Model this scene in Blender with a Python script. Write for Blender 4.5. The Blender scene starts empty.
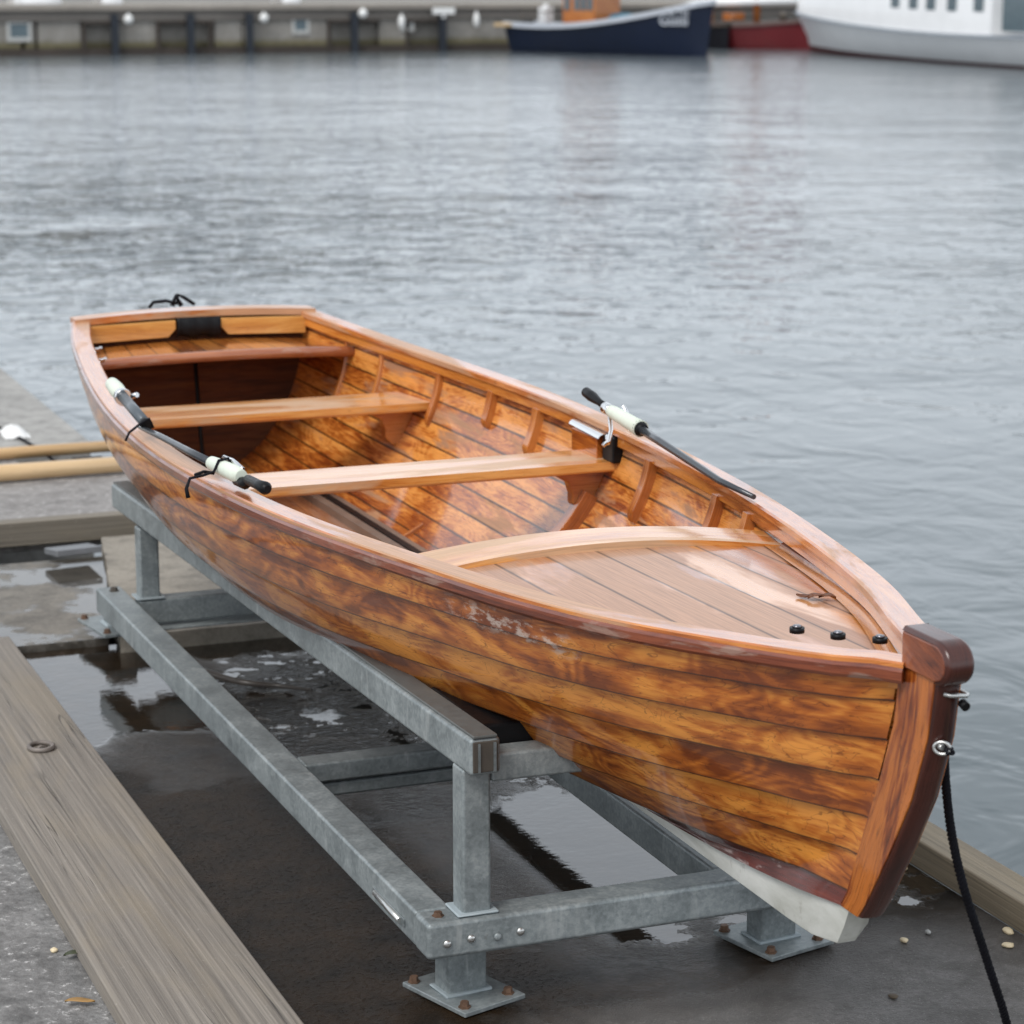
import bpy, math, random
from mathutils import Vector, Matrix, noise as mnoise
random.seed(7)
sc = bpy.context.scene
COL = sc.collection
PI = math.pi
R = math.radians

# ------------------------------------------------------------------ camera
FPX, HZ, TH, CH = 2490.0, -20.0, R(21.5), 2.0
pit = math.atan((512-HZ)/FPX)
fw = Vector((math.sin(TH)*math.cos(pit), math.cos(TH)*math.cos(pit), -math.sin(pit)))
rt = Vector((math.cos(TH), -math.sin(TH), 0))
up = rt.cross(fw)
CAM = Vector((0, 0, CH))
cd = bpy.data.cameras.new('camera')
co = bpy.data.objects.new('camera', cd); COL.objects.link(co)
co.matrix_world = Matrix((( rt.x, up.x, -fw.x, 0), (rt.y, up.y, -fw.y, 0), (rt.z, up.z, -fw.z, CH), (0, 0, 0, 1)))
cd.sensor_width = 36; cd.sensor_fit = 'HORIZONTAL'; cd.lens = 36*FPX/1024
cd.clip_start = 0.1; cd.clip_end = 2000
cd.dof.use_dof = True; cd.dof.focus_distance = 4.9; cd.dof.aperture_fstop = 6.3
sc.camera = co

def at(x, y, z):                       # world point seen at a picture position, on the level z
    r = fw + rt*((x-512)/FPX) - up*((y-512)/FPX)
    return CAM + r*((z-CH)/r.z)

# ------------------------------------------------------------------ node helpers
class NT:
    def __init__(s, name):
        s.m = bpy.data.materials.new(name); s.m.use_nodes = True
        s.t = s.m.node_tree; s.t.nodes.clear()
        s.out = s.n('ShaderNodeOutputMaterial'); s.b = s.n('ShaderNodeBsdfPrincipled')
        s.l(s.b.outputs[0], s.out.inputs[0])
    def n(s, ty, **k):
        nd = s.t.nodes.new(ty)
        for a, v in k.items(): setattr(nd, a, v)
        return nd
    def l(s, a, b): s.t.links.new(a, b)
    def put(s, sock, v):
        if hasattr(v, 'is_linked') or isinstance(v, bpy.types.NodeSocket): s.l(v, sock)
        else: sock.default_value = v
    def uv(s, name='UVMap'):
        return s.n('ShaderNodeUVMap', uv_map=name).outputs[0]
    def obj(s): return s.n('ShaderNodeTexCoord').outputs['Object']
    def geo(s): return s.n('ShaderNodeNewGeometry').outputs['Position']
    def map(s, v, sc=(1, 1, 1), loc=(0, 0, 0), rot=(0, 0, 0)):
        m = s.n('ShaderNodeMapping'); s.l(v, m.inputs[0])
        m.inputs['Scale'].default_value = sc; m.inputs['Location'].default_value = loc; m.inputs['Rotation'].default_value = rot
        return m.outputs[0]
    def noise(s, v, scale, detail=4, rough=.5, dist=0, col=False):
        k = s.n('ShaderNodeTexNoise'); s.l(v, k.inputs['Vector'])
        k.inputs['Scale'].default_value = scale; k.inputs['Detail'].default_value = detail
        k.inputs['Roughness'].default_value = rough; k.inputs['Distortion'].default_value = dist
        return k.outputs['Color' if col else 'Fac']
    def vor(s, v, scale, feat='F1', out='Distance', rnd=1):
        k = s.n('ShaderNodeTexVoronoi', feature=feat); s.l(v, k.inputs['Vector'])
        k.inputs['Scale'].default_value = scale; k.inputs['Randomness'].default_value = rnd
        return k.outputs[out]
    def wave(s, v, scale, dist, det=2, dsc=1, direction='Y'):
        k = s.n('ShaderNodeTexWave', bands_direction=direction); s.l(v, k.inputs['Vector'])
        k.inputs['Scale'].default_value = scale; k.inputs['Distortion'].default_value = dist
        k.inputs['Detail'].default_value = det; k.inputs['Detail Scale'].default_value = dsc
        return k.outputs['Fac']
    def ramp(s, f, stops, interp='LINEAR'):
        r = s.n('ShaderNodeValToRGB'); s.put(r.inputs[0], f); cr = r.color_ramp; cr.interpolation = interp
        while len(cr.elements) < len(stops): cr.elements.new(.5)
        for e, (p, c) in zip(cr.elements, stops):
            e.position = p
            e.color = (c, c, c, 1) if isinstance(c, (int, float)) else (*c[:3], 1)
        return r.outputs[0]
    def mix(s, f, a, b, mode='MIX'):
        m = s.n('ShaderNodeMix', data_type='RGBA', blend_type=mode)
        s.put(m.inputs[0], f)
        for i, v in ((6, a), (7, b)):
            if isinstance(v, tuple): m.inputs[i].default_value = (*v[:3], 1)
            elif isinstance(v, (int, float)): m.inputs[i].default_value = (v, v, v, 1)
            else: s.l(v, m.inputs[i])
        return m.outputs[2]
    def math(s, op, a, b=0.0, c=None, clamp=False):
        m = s.n('ShaderNodeMath', operation=op, use_clamp=clamp)
        s.put(m.inputs[0], a); s.put(m.inputs[1], b)
        if c is not None: s.put(m.inputs[2], c)
        return m.outputs[0]
    def mr(s, f, a, b, c=0., d=1., st='LINEAR'):
        m = s.n('ShaderNodeMapRange', interpolation_type=st); s.put(m.inputs[0], f)
        for i, v in enumerate((a, b, c, d)): s.put(m.inputs[i+1], v)
        return m.outputs[0]
    def sep(s, v):
        k = s.n('ShaderNodeSeparateXYZ'); s.l(v, k.inputs[0]); return k.outputs
    def bump(s, h, strength=.3, dist=.01, nrm=None):
        b = s.n('ShaderNodeBump'); s.put(b.inputs['Height'], h)
        b.inputs['Strength'].default_value = strength; b.inputs['Distance'].default_value = dist
        if nrm is not None: s.l(nrm, b.inputs['Normal'])
        return b.outputs[0]
    def set(s, **k):
        nm = dict(col='Base Color', rough='Roughness', metal='Metallic', nrm='Normal', coat='Coat Weight', coatr='Coat Roughness',
                  ior='IOR', spec='Specular IOR Level', cn='Coat Normal')
        for a, v in k.items():
            so = s.b.inputs[nm[a]]
            if isinstance(v, tuple): so.default_value = (*v[:3], 1)
            else: s.put(so, v)
        return s.m

def plain(name, col, rough=.5, metal=0, coat=0, var=.25, sc_=40, bump=.1):
    spec = .2 if max(col) < .02 else .5
    k = NT(name); c = k.obj()
    n1 = k.noise(c, sc_, 5, .6); n2 = k.noise(c, sc_*.15, 3)
    f = k.math('MULTIPLY_ADD', n2, .6, k.math('MULTIPLY', n1, .4))
    cc = k.mix(k.mr(f, .3, .7), tuple(v*(1-var) for v in col), tuple(min(1, v*(1+var)) for v in col))
    k.set(col=cc, rough=k.mr(n1, .3, .7, rough*.8, min(1, rough*1.2)), metal=metal, coat=coat, spec=spec, nrm=k.bump(n1, bump, .002))
    return k.m

# wood that is varnished: c = (dark, mid, light)
def varnish(name, dark, mid, light, fig=(2.2, 9), figamt=1., seam=False, worn=0., wornc=(.55, .42, .32), coat=1., rough=.3, wornx=None, wscale=3., lines=1., coatr=.1, seamw=.05, con=1., seamband=0., seamd=.9, swamt=.38, scuff=False):
    k = NT(name); u = k.uv(); lo = k.sep(k.uv('Loc'))
    vlo, rnd = lo[0], lo[1]
    big = k.noise(k.map(u, (fig[0], fig[1], 1)), 1., 3.5, .55, 1.6)
    sw = k.noise(k.map(u, (fig[0]*2.5, fig[1]*3, 1), (5, 3, 0)), 1., 4, .6, 2.2)
    grain = k.noise(k.map(u, (5, 230, 1)), 1., 5, .65, .3)
    rings = k.math('MULTIPLY_ADD', k.math('SINE', k.math('MULTIPLY', k.noise(k.map(u, (fig[0]*.75, fig[1]*.8, 1), (4, 4, 0)), 1., 2, .45, .8), 95.)), .5, .5)
    f = k.math('ADD', k.math('MULTIPLY', big, (1-swamt)*figamt), k.math('MULTIPLY', sw, swamt*figamt))
    f = k.math('ADD', f, .5*(1-figamt))
    f = k.math('ADD', f, k.math('MULTIPLY', k.math('SUBTRACT', grain, .5), .22))
    f = k.math('ADD', f, k.math('MULTIPLY', k.math('SUBTRACT', rings, .5), .07*lines))
    f = k.math('ADD', f, k.math('MULTIPLY', k.math('SUBTRACT', rnd, .5), .19))
    f = k.math('MULTIPLY_ADD', k.math('SUBTRACT', f, .5), con, .5)
    col = k.ramp(f, [(.34, dark), (.46, mid), (.57, light), (.75, tuple(min(1, v*1.18) for v in light))])
    # thin dark crackle following the figure
    cr = k.noise(k.map(u, (fig[0]*2, fig[1]*2.4, 1), (1, 8, 0)), 1., 2, .5, 3.)
    crl = k.math('SUBTRACT', 1., k.mr(k.math('ABSOLUTE', k.math('SUBTRACT', cr, .5)), 0, .013))
    col = k.mix(k.math('MULTIPLY', crl, min(.8, .55*lines)), col, tuple(v*.45 for v in dark))
    ro = k.mr(grain, .3, .7, rough*.8, rough*1.2); ct = coat
    if worn:
        w = k.noise(k.map(u, (wscale, wscale*5, 1), (3, 1, 0)), 1., 5, .6, .4)
        w = k.mr(w, .62-.3*worn, .70-.3*worn)
        if wornx is not None: w = k.math('MULTIPLY', w, wornx(k))
        wc = k.mix(k.mr(grain, .35, .65), tuple(v*.66 for v in wornc), wornc)
        wc = k.mix(k.mr(rnd, 0, 1, 0, .45), wc, (wornc[0]*.62, wornc[1]*.52, wornc[2]*.5))
        col = k.mix(w, col, wc); ct = k.math('MULTIPLY', k.math('SUBTRACT', 1., k.math('MULTIPLY', w, .75)), coat)
        ro = k.mix(w, ro, .5)
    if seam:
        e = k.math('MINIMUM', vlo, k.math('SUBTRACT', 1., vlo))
        if seamband:          # darker brown band along the lower edge of each plank
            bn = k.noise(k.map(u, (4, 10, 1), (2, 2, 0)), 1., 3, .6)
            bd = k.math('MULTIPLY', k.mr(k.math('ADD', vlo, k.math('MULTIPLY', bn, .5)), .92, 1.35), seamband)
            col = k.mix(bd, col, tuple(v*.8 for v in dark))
        col = k.mix(k.mr(e, seamw*.3, seamw, seamd, 0.), col, (.018, .008, .004))  # joint line; on the hull it also paints the shadow under each lap
    if scuff:
        g = k.sep(k.geo()); sn = k.noise(k.map(k.geo(), (10, 22, 60)), 1., 5, .7)
        reg = k.math('MULTIPLY', k.math('MULTIPLY', k.mr(g[1], 3.98, 4.06), k.mr(g[1], 4.42, 4.30)), k.math('MULTIPLY', k.mr(g[2], .785, .80), k.mr(g[2], .852, .838)))
        reg = k.math('MULTIPLY', reg, k.mr(sn, .50, .60))
        sn2 = k.noise(k.map(k.geo(), (3, 9, 14), (4, 4, 4)), 1., 5, .75)
        reg = k.math('MAXIMUM', k.math('MULTIPLY', reg, .65), k.mr(sn2, .68, .76, 0, .35))
        col = k.mix(reg, col, (.62, .52, .45)); ct = k.math('MULTIPLY', k.math('SUBTRACT', 1., reg), coat)
    h = k.math('ADD', k.math('MULTIPLY', grain, .35), big)
    wob = k.noise(k.map(u, (6, 14, 1)), 1., 2, .5)
    k.set(col=col, rough=ro, coat=ct, coatr=coatr, nrm=k.bump(h, .12, .003), cn=k.bump(wob, .18, .004), spec=.4)
    return k.m

def weathered(name, dark, light, warm, wet=None):
    k = NT(name); u = k.uv()
    g = k.noise(k.map(u, (1.0, 95, 1)), 1., 7, .72, .35)
    b = k.noise(k.map(u, (1.5, 6, 1)), 1., 4, .6, .8)
    rg = k.wave(k.map(u, (.25, 11, 1)), 1.2, 6, 2, .6)
    col = k.mix(k.mr(g, .3, .72), dark, light)
    col = k.mix(k.mr(b, .45, .75, 0, .7), col, warm)
    col = k.mix(k.math('MULTIPLY', k.mr(rg, .0, .35, 1, 0), .14), col, dark)
    ck = k.noise(k.map(u, (.5, 30, 1), (7, 2, 0)), 1., 2.5, .5, .8)
    ckl = k.math('SUBTRACT', 1., k.mr(k.math('ABSOLUTE', k.math('SUBTRACT', ck, .52)), 0, .009))
    gate = k.mr(k.noise(k.map(u, (1.5, 5, 1), (9, 9, 0)), 1., 2), .45, .6)
    ckl = k.math('MULTIPLY', ckl, gate)
    col = k.mix(k.math('MULTIPLY', ckl, .85), col, (.04, .034, .028))
    sp = k.noise(k.map(u, (60, 60, 1)), 1., 3, .7)
    col = k.mix(k.mr(sp, .62, .75, 0, .35), col, (.45, .42, .37))
    h = k.math('SUBTRACT', k.math('MULTIPLY_ADD', rg, .12, g), k.math('MULTIPLY', ckl, 1.2))
    k.set(col=col, rough=k.mr(g, .3, .7, .6, .85), nrm=k.bump(h, .55, .004))
    return k.m

M = {}
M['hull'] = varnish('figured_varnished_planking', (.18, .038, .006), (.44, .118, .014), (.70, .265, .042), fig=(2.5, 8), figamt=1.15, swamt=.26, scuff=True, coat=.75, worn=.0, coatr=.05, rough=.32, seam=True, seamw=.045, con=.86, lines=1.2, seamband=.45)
M['inner'] = varnish('inside_planking', (.24, .050, .008), (.52, .155, .024), (.76, .31, .070), fig=(3.0, 12), seamw=.07, seam=True, worn=.22, wornc=(.52, .27, .14), wscale=2.4, coatr=.07)
M['cap'] = varnish('worn_gunwale_wood', (.26, .058, .010), (.52, .155, .028), (.68, .26, .06), fig=(1.5, 14), figamt=.7, worn=.48, wornc=(.62, .345, .19), wscale=1.7, coatr=.15, lines=.8)
M['inwale'] = varnish('orange_inwale_wood', (.24, .055, .009), (.48, .14, .020), (.64, .235, .040), fig=(1.6, 14), figamt=.8, lines=.5)
M['rub'] = varnish('dark_rubbing_strake', (.06, .012, .005), (.16, .032, .010), (.25, .06, .020), fig=(2, 20), worn=.24, wornc=(.34, .20, .15), wscale=7., coatr=.15, lines=.3)
M['thwart'] = varnish('pale_seat_wood', (.42, .12, .02), (.64, .24, .050), (.78, .38, .11), fig=(1.3, 13), figamt=.7, worn=.42, wornc=(.74, .47, .27), wscale=1.5, coatr=.09, lines=.5)
M['rib'] = varnish('rib_wood', (.22, .055, .009), (.42, .12, .020), (.56, .20, .045), fig=(2, 16), figamt=.7, lines=.3)
M['red'] = varnish('red_brown_boards', (.15, .036, .012), (.33, .085, .024), (.46, .155, .05), fig=(1.6, 12), figamt=.7, seam=True, seamw=.06, worn=.12, wornc=(.5, .27, .18), lines=.3)
M['floor'] = varnish('floor_boards', (.22, .065, .025), (.38, .13, .05), (.50, .21, .09), fig=(1.6, 12), figamt=.6, seam=True, worn=.35, wornc=(.48, .27, .18), lines=.3)
M['deck'] = varnish('pale_worn_deck', (.32, .08, .014), (.54, .18, .036), (.68, .28, .07), fig=(1.2, 9), figamt=.7, seam=True, seamw=.045, seamd=.7, worn=.66, wornc=(.54, .30, .185), wscale=1.3, lines=.4, coatr=.12)
M['transom'] = varnish('transom_orange_wood', (.40, .15, .03), (.60, .26, .055), (.70, .35, .09), fig=(2, 14), figamt=.7, lines=.4)
M['stem'] = varnish('stem_wood', (.08, .015, .004), (.25, .052, .009), (.46, .135, .022), fig=(1.8, 11), con=1.2, lines=1., coatr=.05)
M['stemhead'] = varnish('stem_head_wood', (.09, .018, .007), (.22, .050, .014), (.33, .085, .022), fig=(2, 10), lines=.3, coatr=.06)
M['stemdark'] = varnish('dark_stem_wood', (.016, .004, .003), (.034, .008, .005), (.06, .014, .008), fig=(2, 12), lines=.2, coat=.45, coatr=.12)
M['garboard'] = varnish('dark_red_keel_side', (.07, .012, .008), (.13, .020, .012), (.20, .035, .016), fig=(2, 12), worn=.12, wornc=(.4, .3, .28), wscale=8, lines=.2, coatr=.08)

M['benchb'] = varnish('bench_boards', (.20, .05, .010), (.42, .125, .020), (.56, .20, .04), fig=(1.6, 12), figamt=.7, seam=True, seamw=.06, lines=.3)
M['benche'] = varnish('bench_edge_wood', (.16, .04, .014), (.30, .085, .03), (.42, .15, .06), fig=(1.6, 14), figamt=.7, worn=.3, wornc=(.55, .33, .24), lines=.3)
M['transomdark'] = varnish('dark_transom_boards', (.040, .012, .004), (.095, .028, .008), (.15, .05, .014), fig=(1.6, 12), figamt=.7, lines=.3, coat=0., rough=.8)
def galv(name='galvanised_steel', tint=(1, 1, 1)):
    k = NT(name); c = k.obj()
    sp = k.vor(c, 110, out='Color'); s1 = k.sep(sp)[0]
    n = k.noise(c, 9, 5, .6); n2 = k.noise(c, 120, 3, .6)
    f = k.math('ADD', k.math('MULTIPLY', s1, .10), k.math('ADD', k.math('MULTIPLY', n, .62), k.math('MULTIPLY', n2, .35)))
    col = k.ramp(f, [(.3, (.15*tint[0], .17*tint[1], .175*tint[2])), (.52, (.26*tint[0], .29*tint[1], .295*tint[2])), (.75, (.42*tint[0], .45*tint[1], .45*tint[2]))])
    st = k.noise(k.map(c, (14, 14, 2.5)), 1., 4, .65, .5)
    col = k.mix(k.mr(st, .60, .72, 0, .45), col, (.55, .57, .56))
    rs = k.noise(k.map(c, (1, 1, 1), (4, 4, 4)), 22, 5, .7)
    col = k.mix(k.mr(rs, .68, .76, 0, .5), col, (.12, .085, .06))
    k.set(col=col, metal=.45, rough=k.mr(f, .35, .7, .42, .62), nrm=k.bump(n2, .12, .002))
    return k.m
M['galv'] = galv()
M['galvdark'] = galv('dull_galvanised_steel', (.7, .7, .7))
M['darksteel'] = plain('grimy_steel', (.10, .085, .07), .6, .4)
M['strip'] = plain('dull_strip', (.13, .135, .13), .55, .2)
M['darkbolt'] = plain('dark_bolt', (.22, .22, .24), .25, .9)
M['chan'] = plain('grey_wood_strip', (.20, .15, .12), .45, coat=.3)
M['weld'] = plain('zinc_paint', (.33, .38, .40), .6, .1)
M['rusty'] = plain('rusty_bolt', (.17, .10, .065), .6, .5, var=.5, sc_=120)
M['bright'] = plain('bright_steel', (.62, .62, .60), .3, .9, var=.1)
M['chrome'] = plain('chrome', (.80, .80, .80), .10, 1, var=.04)
M['black'] = plain('black_rubber', (.006, .006, .007), .45, var=.3)
M['blackcord'] = plain('black_cord', (.005, .005, .008), .7, var=.4, sc_=200)
M['greyrod'] = plain('grey_rod', (.10, .115, .13), .32, .2, var=.2)
M['dkrod'] = plain('dark_rod', (.035, .040, .048), .3, .2, coat=.5, var=.2)
M['grip'] = plain('pale_green_grip', (.68, .73, .62), .5, var=.1, sc_=60)
M['leaf'] = plain('dead_leaf', (.14, .05, .02), .6, var=.5, sc_=90)
M['shell'] = plain('pale_shell', (.70, .58, .38), .5, var=.25, sc_=90)
M['pebble'] = plain('grey_pebble', (.42, .42, .40), .6, var=.4, sc_=70)
M['plank'] = weathered('weathered_plank', (.115, .10, .084), (.35, .31, .265), (.30, .245, .17))
M['timber'] = weathered('edge_timber', (.13, .105, .070), (.36, .30, .215), (.30, .24, .14))
M['timberdark'] = weathered('fascia_timber', (.10, .085, .065), (.30, .26, .205), (.22, .18, .12))
M['oar'] = varnish('pale_oar_wood', (.42, .24, .10), (.58, .37, .18), (.68, .47, .26), fig=(1, 10), figamt=.5, coat=.3, lines=.3, coatr=.3)

# white, slightly dirty keel paint
def whitepaint():
    k = NT('worn_white_paint'); c = k.obj()
    n = k.noise(k.map(c, (6, 2, 6)), 2., 6, .65, .5); n2 = k.noise(c, 30, 5, .7)
    col = k.mix(k.mr(n, .35, .7), (.46, .46, .41), (.70, .70, .66))
    col = k.mix(k.mr(n2, .60, .72, 0, .55), col, (.28, .26, .22))
    k.set(col=col, rough=.45, nrm=k.bump(n2, .15, .002)); return k.m
M['white'] = whitepaint()

# ------------------------------------------------------------------ mesh builder
class MB:
    def __init__(s): s.v = []; s.f = []; s.uv = []; s.lo = []; s.mi = []; s.sm = []
    def face(s, idx, uvs=None, loc=None, mi=0, smooth=False):
        s.f.append(idx); s.uv.append(uvs or [(0, 0)]*len(idx)); s.lo.append(loc or [(.5, .5)]*len(idx)); s.mi.append(mi); s.sm.append(smooth)
    def box(s, c, size, rot=None, mi=0, axis=None):
        c = Vector(c); h = Vector(size)/2; b = len(s.v)
        P = [Vector((x*h.x, y*h.y, z*h.z)) for x in (-1, 1) for y in (-1, 1) for z in (-1, 1)]
        ax = axis if axis is not None else max(range(3), key=lambda i: size[i]); ot = [i for i in range(3) if i != ax]
        r = random.random(); o = r*17
        for p in P: s.v.append(c + (rot @ p if rot else p))
        for q in ((0, 1, 3, 2), (4, 6, 7, 5), (0, 4, 5, 1), (2, 3, 7, 6), (0, 2, 6, 4), (1, 5, 7, 3)):
            s.face([b+i for i in q], [(P[i][ax]+o, P[i][ot[0]]+P[i][ot[1]]*1.0+o*.37) for i in q], [(.5, r)]*4, mi)
    def bar(s, a, b, w, h, mi=0, upv=(0, 0, 1)):            # box along a-b
        a, b = Vector(a), Vector(b); d = (b-a); L = d.length; d.normalize()
        u = Vector(upv); x = d.cross(u).normalized(); u = x.cross(d)
        rot = Matrix((x, d, u)).transposed()
        s.box((a+b)/2, (w, L, h), rot, mi, 1)
    def grid(s, G, mi=0, us=1, smooth=True, flip=False, rnd=None, uvf=None, locf=None):
        n, m = len(G), len(G[0]); b = len(s.v); r = random.random() if rnd is None else rnd
        for row in G: s.v.extend(Vector(p) for p in row)
        acc = [[0.0]*m for _ in range(n)]; wid = [[0.0]*m for _ in range(n)]
        mid = m//2
        for i in range(n):
            for j in range(m):
                if i: acc[i][j] = acc[i-1][j] + (Vector(G[i][mid])-Vector(G[i-1][mid])).length
                if j: wid[i][j] = wid[i][j-1] + (Vector(G[i][j])-Vector(G[i][j-1])).length
        for i in range(n-1):
            for j in range(m-1):
                q = [(i, j), (i+1, j), (i+1, j+1), (i, j+1)]
                if flip: q.reverse()
                s.face([b+a*m+c for a, c in q], [(acc[a][c]+r*23, wid[a][c]+r*11) for a, c in q], [(c/(m-1), r) for a, c in q], mi, smooth)
    def tube(s, pts, rad, seg=12, mi=0, cap=True, smooth=True):
        pts = [Vector(p) for p in pts]; n = len(pts)
        rad = rad if isinstance(rad, (list, tuple)) else [rad]*n
        G = []; pu = None
        for i, p in enumerate(pts):
            d = (pts[min(i+1, n-1)]-pts[max(i-1, 0)])
            if d.length < 1e-9: d = Vector((0, 0, 1))
            d.normalize()
            if pu is None:
                pu = d.orthogonal().normalized()
            else:
                pu = (pu - d*pu.dot(d))
                pu = pu.normalized() if pu.length > 1e-6 else d.orthogonal().normalized()
            w = d.cross(pu)
            G.append([p + (pu*math.cos(2*PI*k/seg)+w*math.sin(2*PI*k/seg))*rad[i] for k in range(seg)]+[p + pu*rad[i]])
        b = len(s.v)
        s.grid(G, mi, smooth=smooth, flip=True)
        if cap:
            m = seg+1
            s.face([b+k for k in range(seg)], [(0, 0)]*seg, None, mi)
            s.face([b+(n-1)*m+k for k in reversed(range(seg))], [(0, 0)]*seg, None, mi)
    def prism(s, poly, a, b, mi=0, ext=None):               # poly in 3D extruded by vector ext
        ext = Vector(ext); n = len(poly); k = len(s.v); r = random.random()
        P = [Vector(p) for p in poly]
        s.v.extend(P); s.v.extend(p+ext for p in P)
        L = max((p-P[0]).length for p in P); d0 = max(((p-P[0]) for p in P), key=lambda q: q.length).normalized()
        e = ext.normalized(); c = d0.cross(e)
        U = lambda p: ((p-P[0]).dot(d0)+r*9, (p-P[0]).dot(c)+(p-P[0]).dot(e)+r*5)
        s.face(list(range(k, k+n)), [U(p) for p in P], [(.5, r)]*n, mi)
        s.face(list(range(k+2*n-1, k+n-1, -1)), [U(p+ext) for p in reversed(P)], [(.5, r)]*n, mi)
        for i in range(n):
            j = (i+1) % n
            s.face([k+i, k+n+i, k+n+j, k+j], [U(P[i]), U(P[i]+ext), U(P[j]+ext), U(P[j])], [(.5, r)]*4, mi)
    def build(s, name, mats, parent=None, bevel=0, seg=2, root=None, weld=False, recalc=True):
        import bmesh
        rootloc = Vector((0, 0, 0)); p = parent
        off = Vector((0, 0, 0))
        if parent is not None: off = wloc(parent)
        elif root is not None: off = Vector(root)
        me = bpy.data.meshes.new(name)
        me.from_pydata([tuple(v-off) for v in s.v], [], s.f)
        u = me.uv_layers.new(name='UVMap'); l2 = me.uv_layers.new(name='Loc')
        k = 0
        for f, a, b in zip(s.f, s.uv, s.lo):
            for i in range(len(f)):
                u.data[k].uv = a[i]; l2.data[k].uv = b[i]; k += 1
        for poly, mi, sm in zip(me.polygons, s.mi, s.sm): poly.material_index = mi; poly.use_smooth = sm
        if not isinstance(mats, (list, tuple)): mats = [mats]
        for m in mats: me.materials.append(m)
        if recalc:
            bm = bmesh.new(); bm.from_mesh(me)
            if weld: bmesh.ops.remove_doubles(bm, verts=bm.verts, dist=1e-5)
            bmesh.ops.recalc_face_normals(bm, faces=bm.faces); bm.to_mesh(me); bm.free()
        o = bpy.data.objects.new(name, me); COL.objects.link(o)
        if parent is not None: o.parent = parent
        else: o.location = off
        if bevel:
            bv = o.modifiers.new('bevel', 'BEVEL'); bv.width = bevel; bv.segments = seg; bv.limit_method = 'ANGLE'; bv.angle_limit = R(35)
            bv.harden_normals = True
            for poly in me.polygons: poly.use_smooth = True
        return o

def wloc(o):
    v = Vector(o.location)
    while o.parent: o = o.parent; v = v + Vector(o.location)
    return v
def tag(o, label=None, cat=None, group=None, kind=None):
    if label: o['label'] = label
    if cat: o['category'] = cat
    if group: o['group'] = group
    if kind: o['kind'] = kind
    return o
def thing(name, loc, label, cat, group=None):
    o = bpy.data.objects.new(name, None); COL.objects.link(o); o.location = loc; o.empty_display_size = .1
    return tag(o, label, cat, group)
def lerp(a, b, t): return a+(b-a)*t
def interp(x, X, Yv):
    if x <= X[0]: return Yv[0]
    for i in range(len(X)-1):
        if x <= X[i+1]: return lerp(Yv[i], Yv[i+1], (x-X[i])/(X[i+1]-X[i]))
    return Yv[-1]
def smooth_interp(x, X, Yv):            # catmull-rom style
    n = len(X)
    if x <= X[0]: return Yv[0]
    if x >= X[-1]: return Yv[-1]
    i = 0
    while x > X[i+1]: i += 1
    def sl(k):
        a, b = max(k-1, 0), min(k+1, n-1); return (Yv[b]-Yv[a])/(X[b]-X[a])
    h = X[i+1]-X[i]; t = (x-X[i])/h
    return ((2*t**3-3*t*t+1)*Yv[i] + (t**3-2*t*t+t)*h*sl(i) + (-2*t**3+3*t*t)*Yv[i+1] + (t**3-t*t)*h*sl(i+1))

# ------------------------------------------------------------------ hull form
XC = 2.0
TY = [3.33, 3.4, 3.65, 3.9, 4.15, 4.4, 4.65, 4.9, 5.15, 5.4, 5.65, 5.9, 6.15, 6.4, 6.65, 6.9, 7.15, 7.4, 7.65, 7.94]
TB = [.034, .096, .200, .297, .370, .428, .480, .526, .562, .588, .606, .616, .616, .606, .586, .559, .527, .492, .453, .394]
TZ = [.945, .939, .918, .903, .894, .889, .884, .879, .875, .873, .872, .873, .877, .881, .885, .890, .896, .904, .915, .934]
KY = [3.33, 3.8, 4.4, 5.2, 6.0, 6.8, 7.94]
KE = [1.06, 1.25, 1.458, 1.7, 1.862, 1.893, 1.925]
KZ = [.473, .425, .39, .365, .363, .38, .40]
def Bs(y): return smooth_interp(y, TY, TB)
def Zs(y): return smooth_interp(y, TY, TZ)
YB, YT = 3.335, 7.93
STEMH = .021
def section(y, off=0.0, n=48):
    """half section polyline from sheer to keel: list of (x, y, z)"""
    b = max(Bs(y)-.014, STEMH); zs = Zs(y)-.006; e = smooth_interp(y, KY, KE); zk = smooth_interp(y, KY, KZ)
    rake = .15*max(0, 1-(y-3.33)/1.2); tr = .08*min(max((y-6.9)/1.04, 0), 1)
    out = []
    for i in range(n+1):
        t = PI/2*(1-i/n)
        x = max(b*math.sin(t)**(2/e), STEMH if i < n+1 else 0); z = zs-(zs-zk)*math.cos(t)**(2/e)
        q = (zs-z)/(zs-zk)
        out.append(Vector((x, y+rake*q**1.3-tr*q, z)))
    return out
def resample(P, fr):
    d = [0]
    for i in range(1, len(P)): d.append(d[-1]+(P[i]-P[i-1]).length)
    T = d[-1]; out = []; i = 0
    for f in fr:
        t = f*T
        while i < len(P)-2 and d[i+1] < t: i += 1
        h = d[i+1]-d[i]
        out.append(P[i].lerp(P[i+1], (t-d[i])/h if h > 1e-9 else 0))
    return out
NST = 96
YS = [YB+(YT-YB)*((i/(NST-1))**1.25) for i in range(NST)]
SEC = [section(y) for y in YS]
BND_B = [0, .14, .29, .45, .61, .77, .93, 1]       # strake edges at the bow
BND_M = [0, .12, .245, .375, .51, .66, .84, 1]
SUB = 6
BND_I = [i/12 for i in range(13)]
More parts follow.
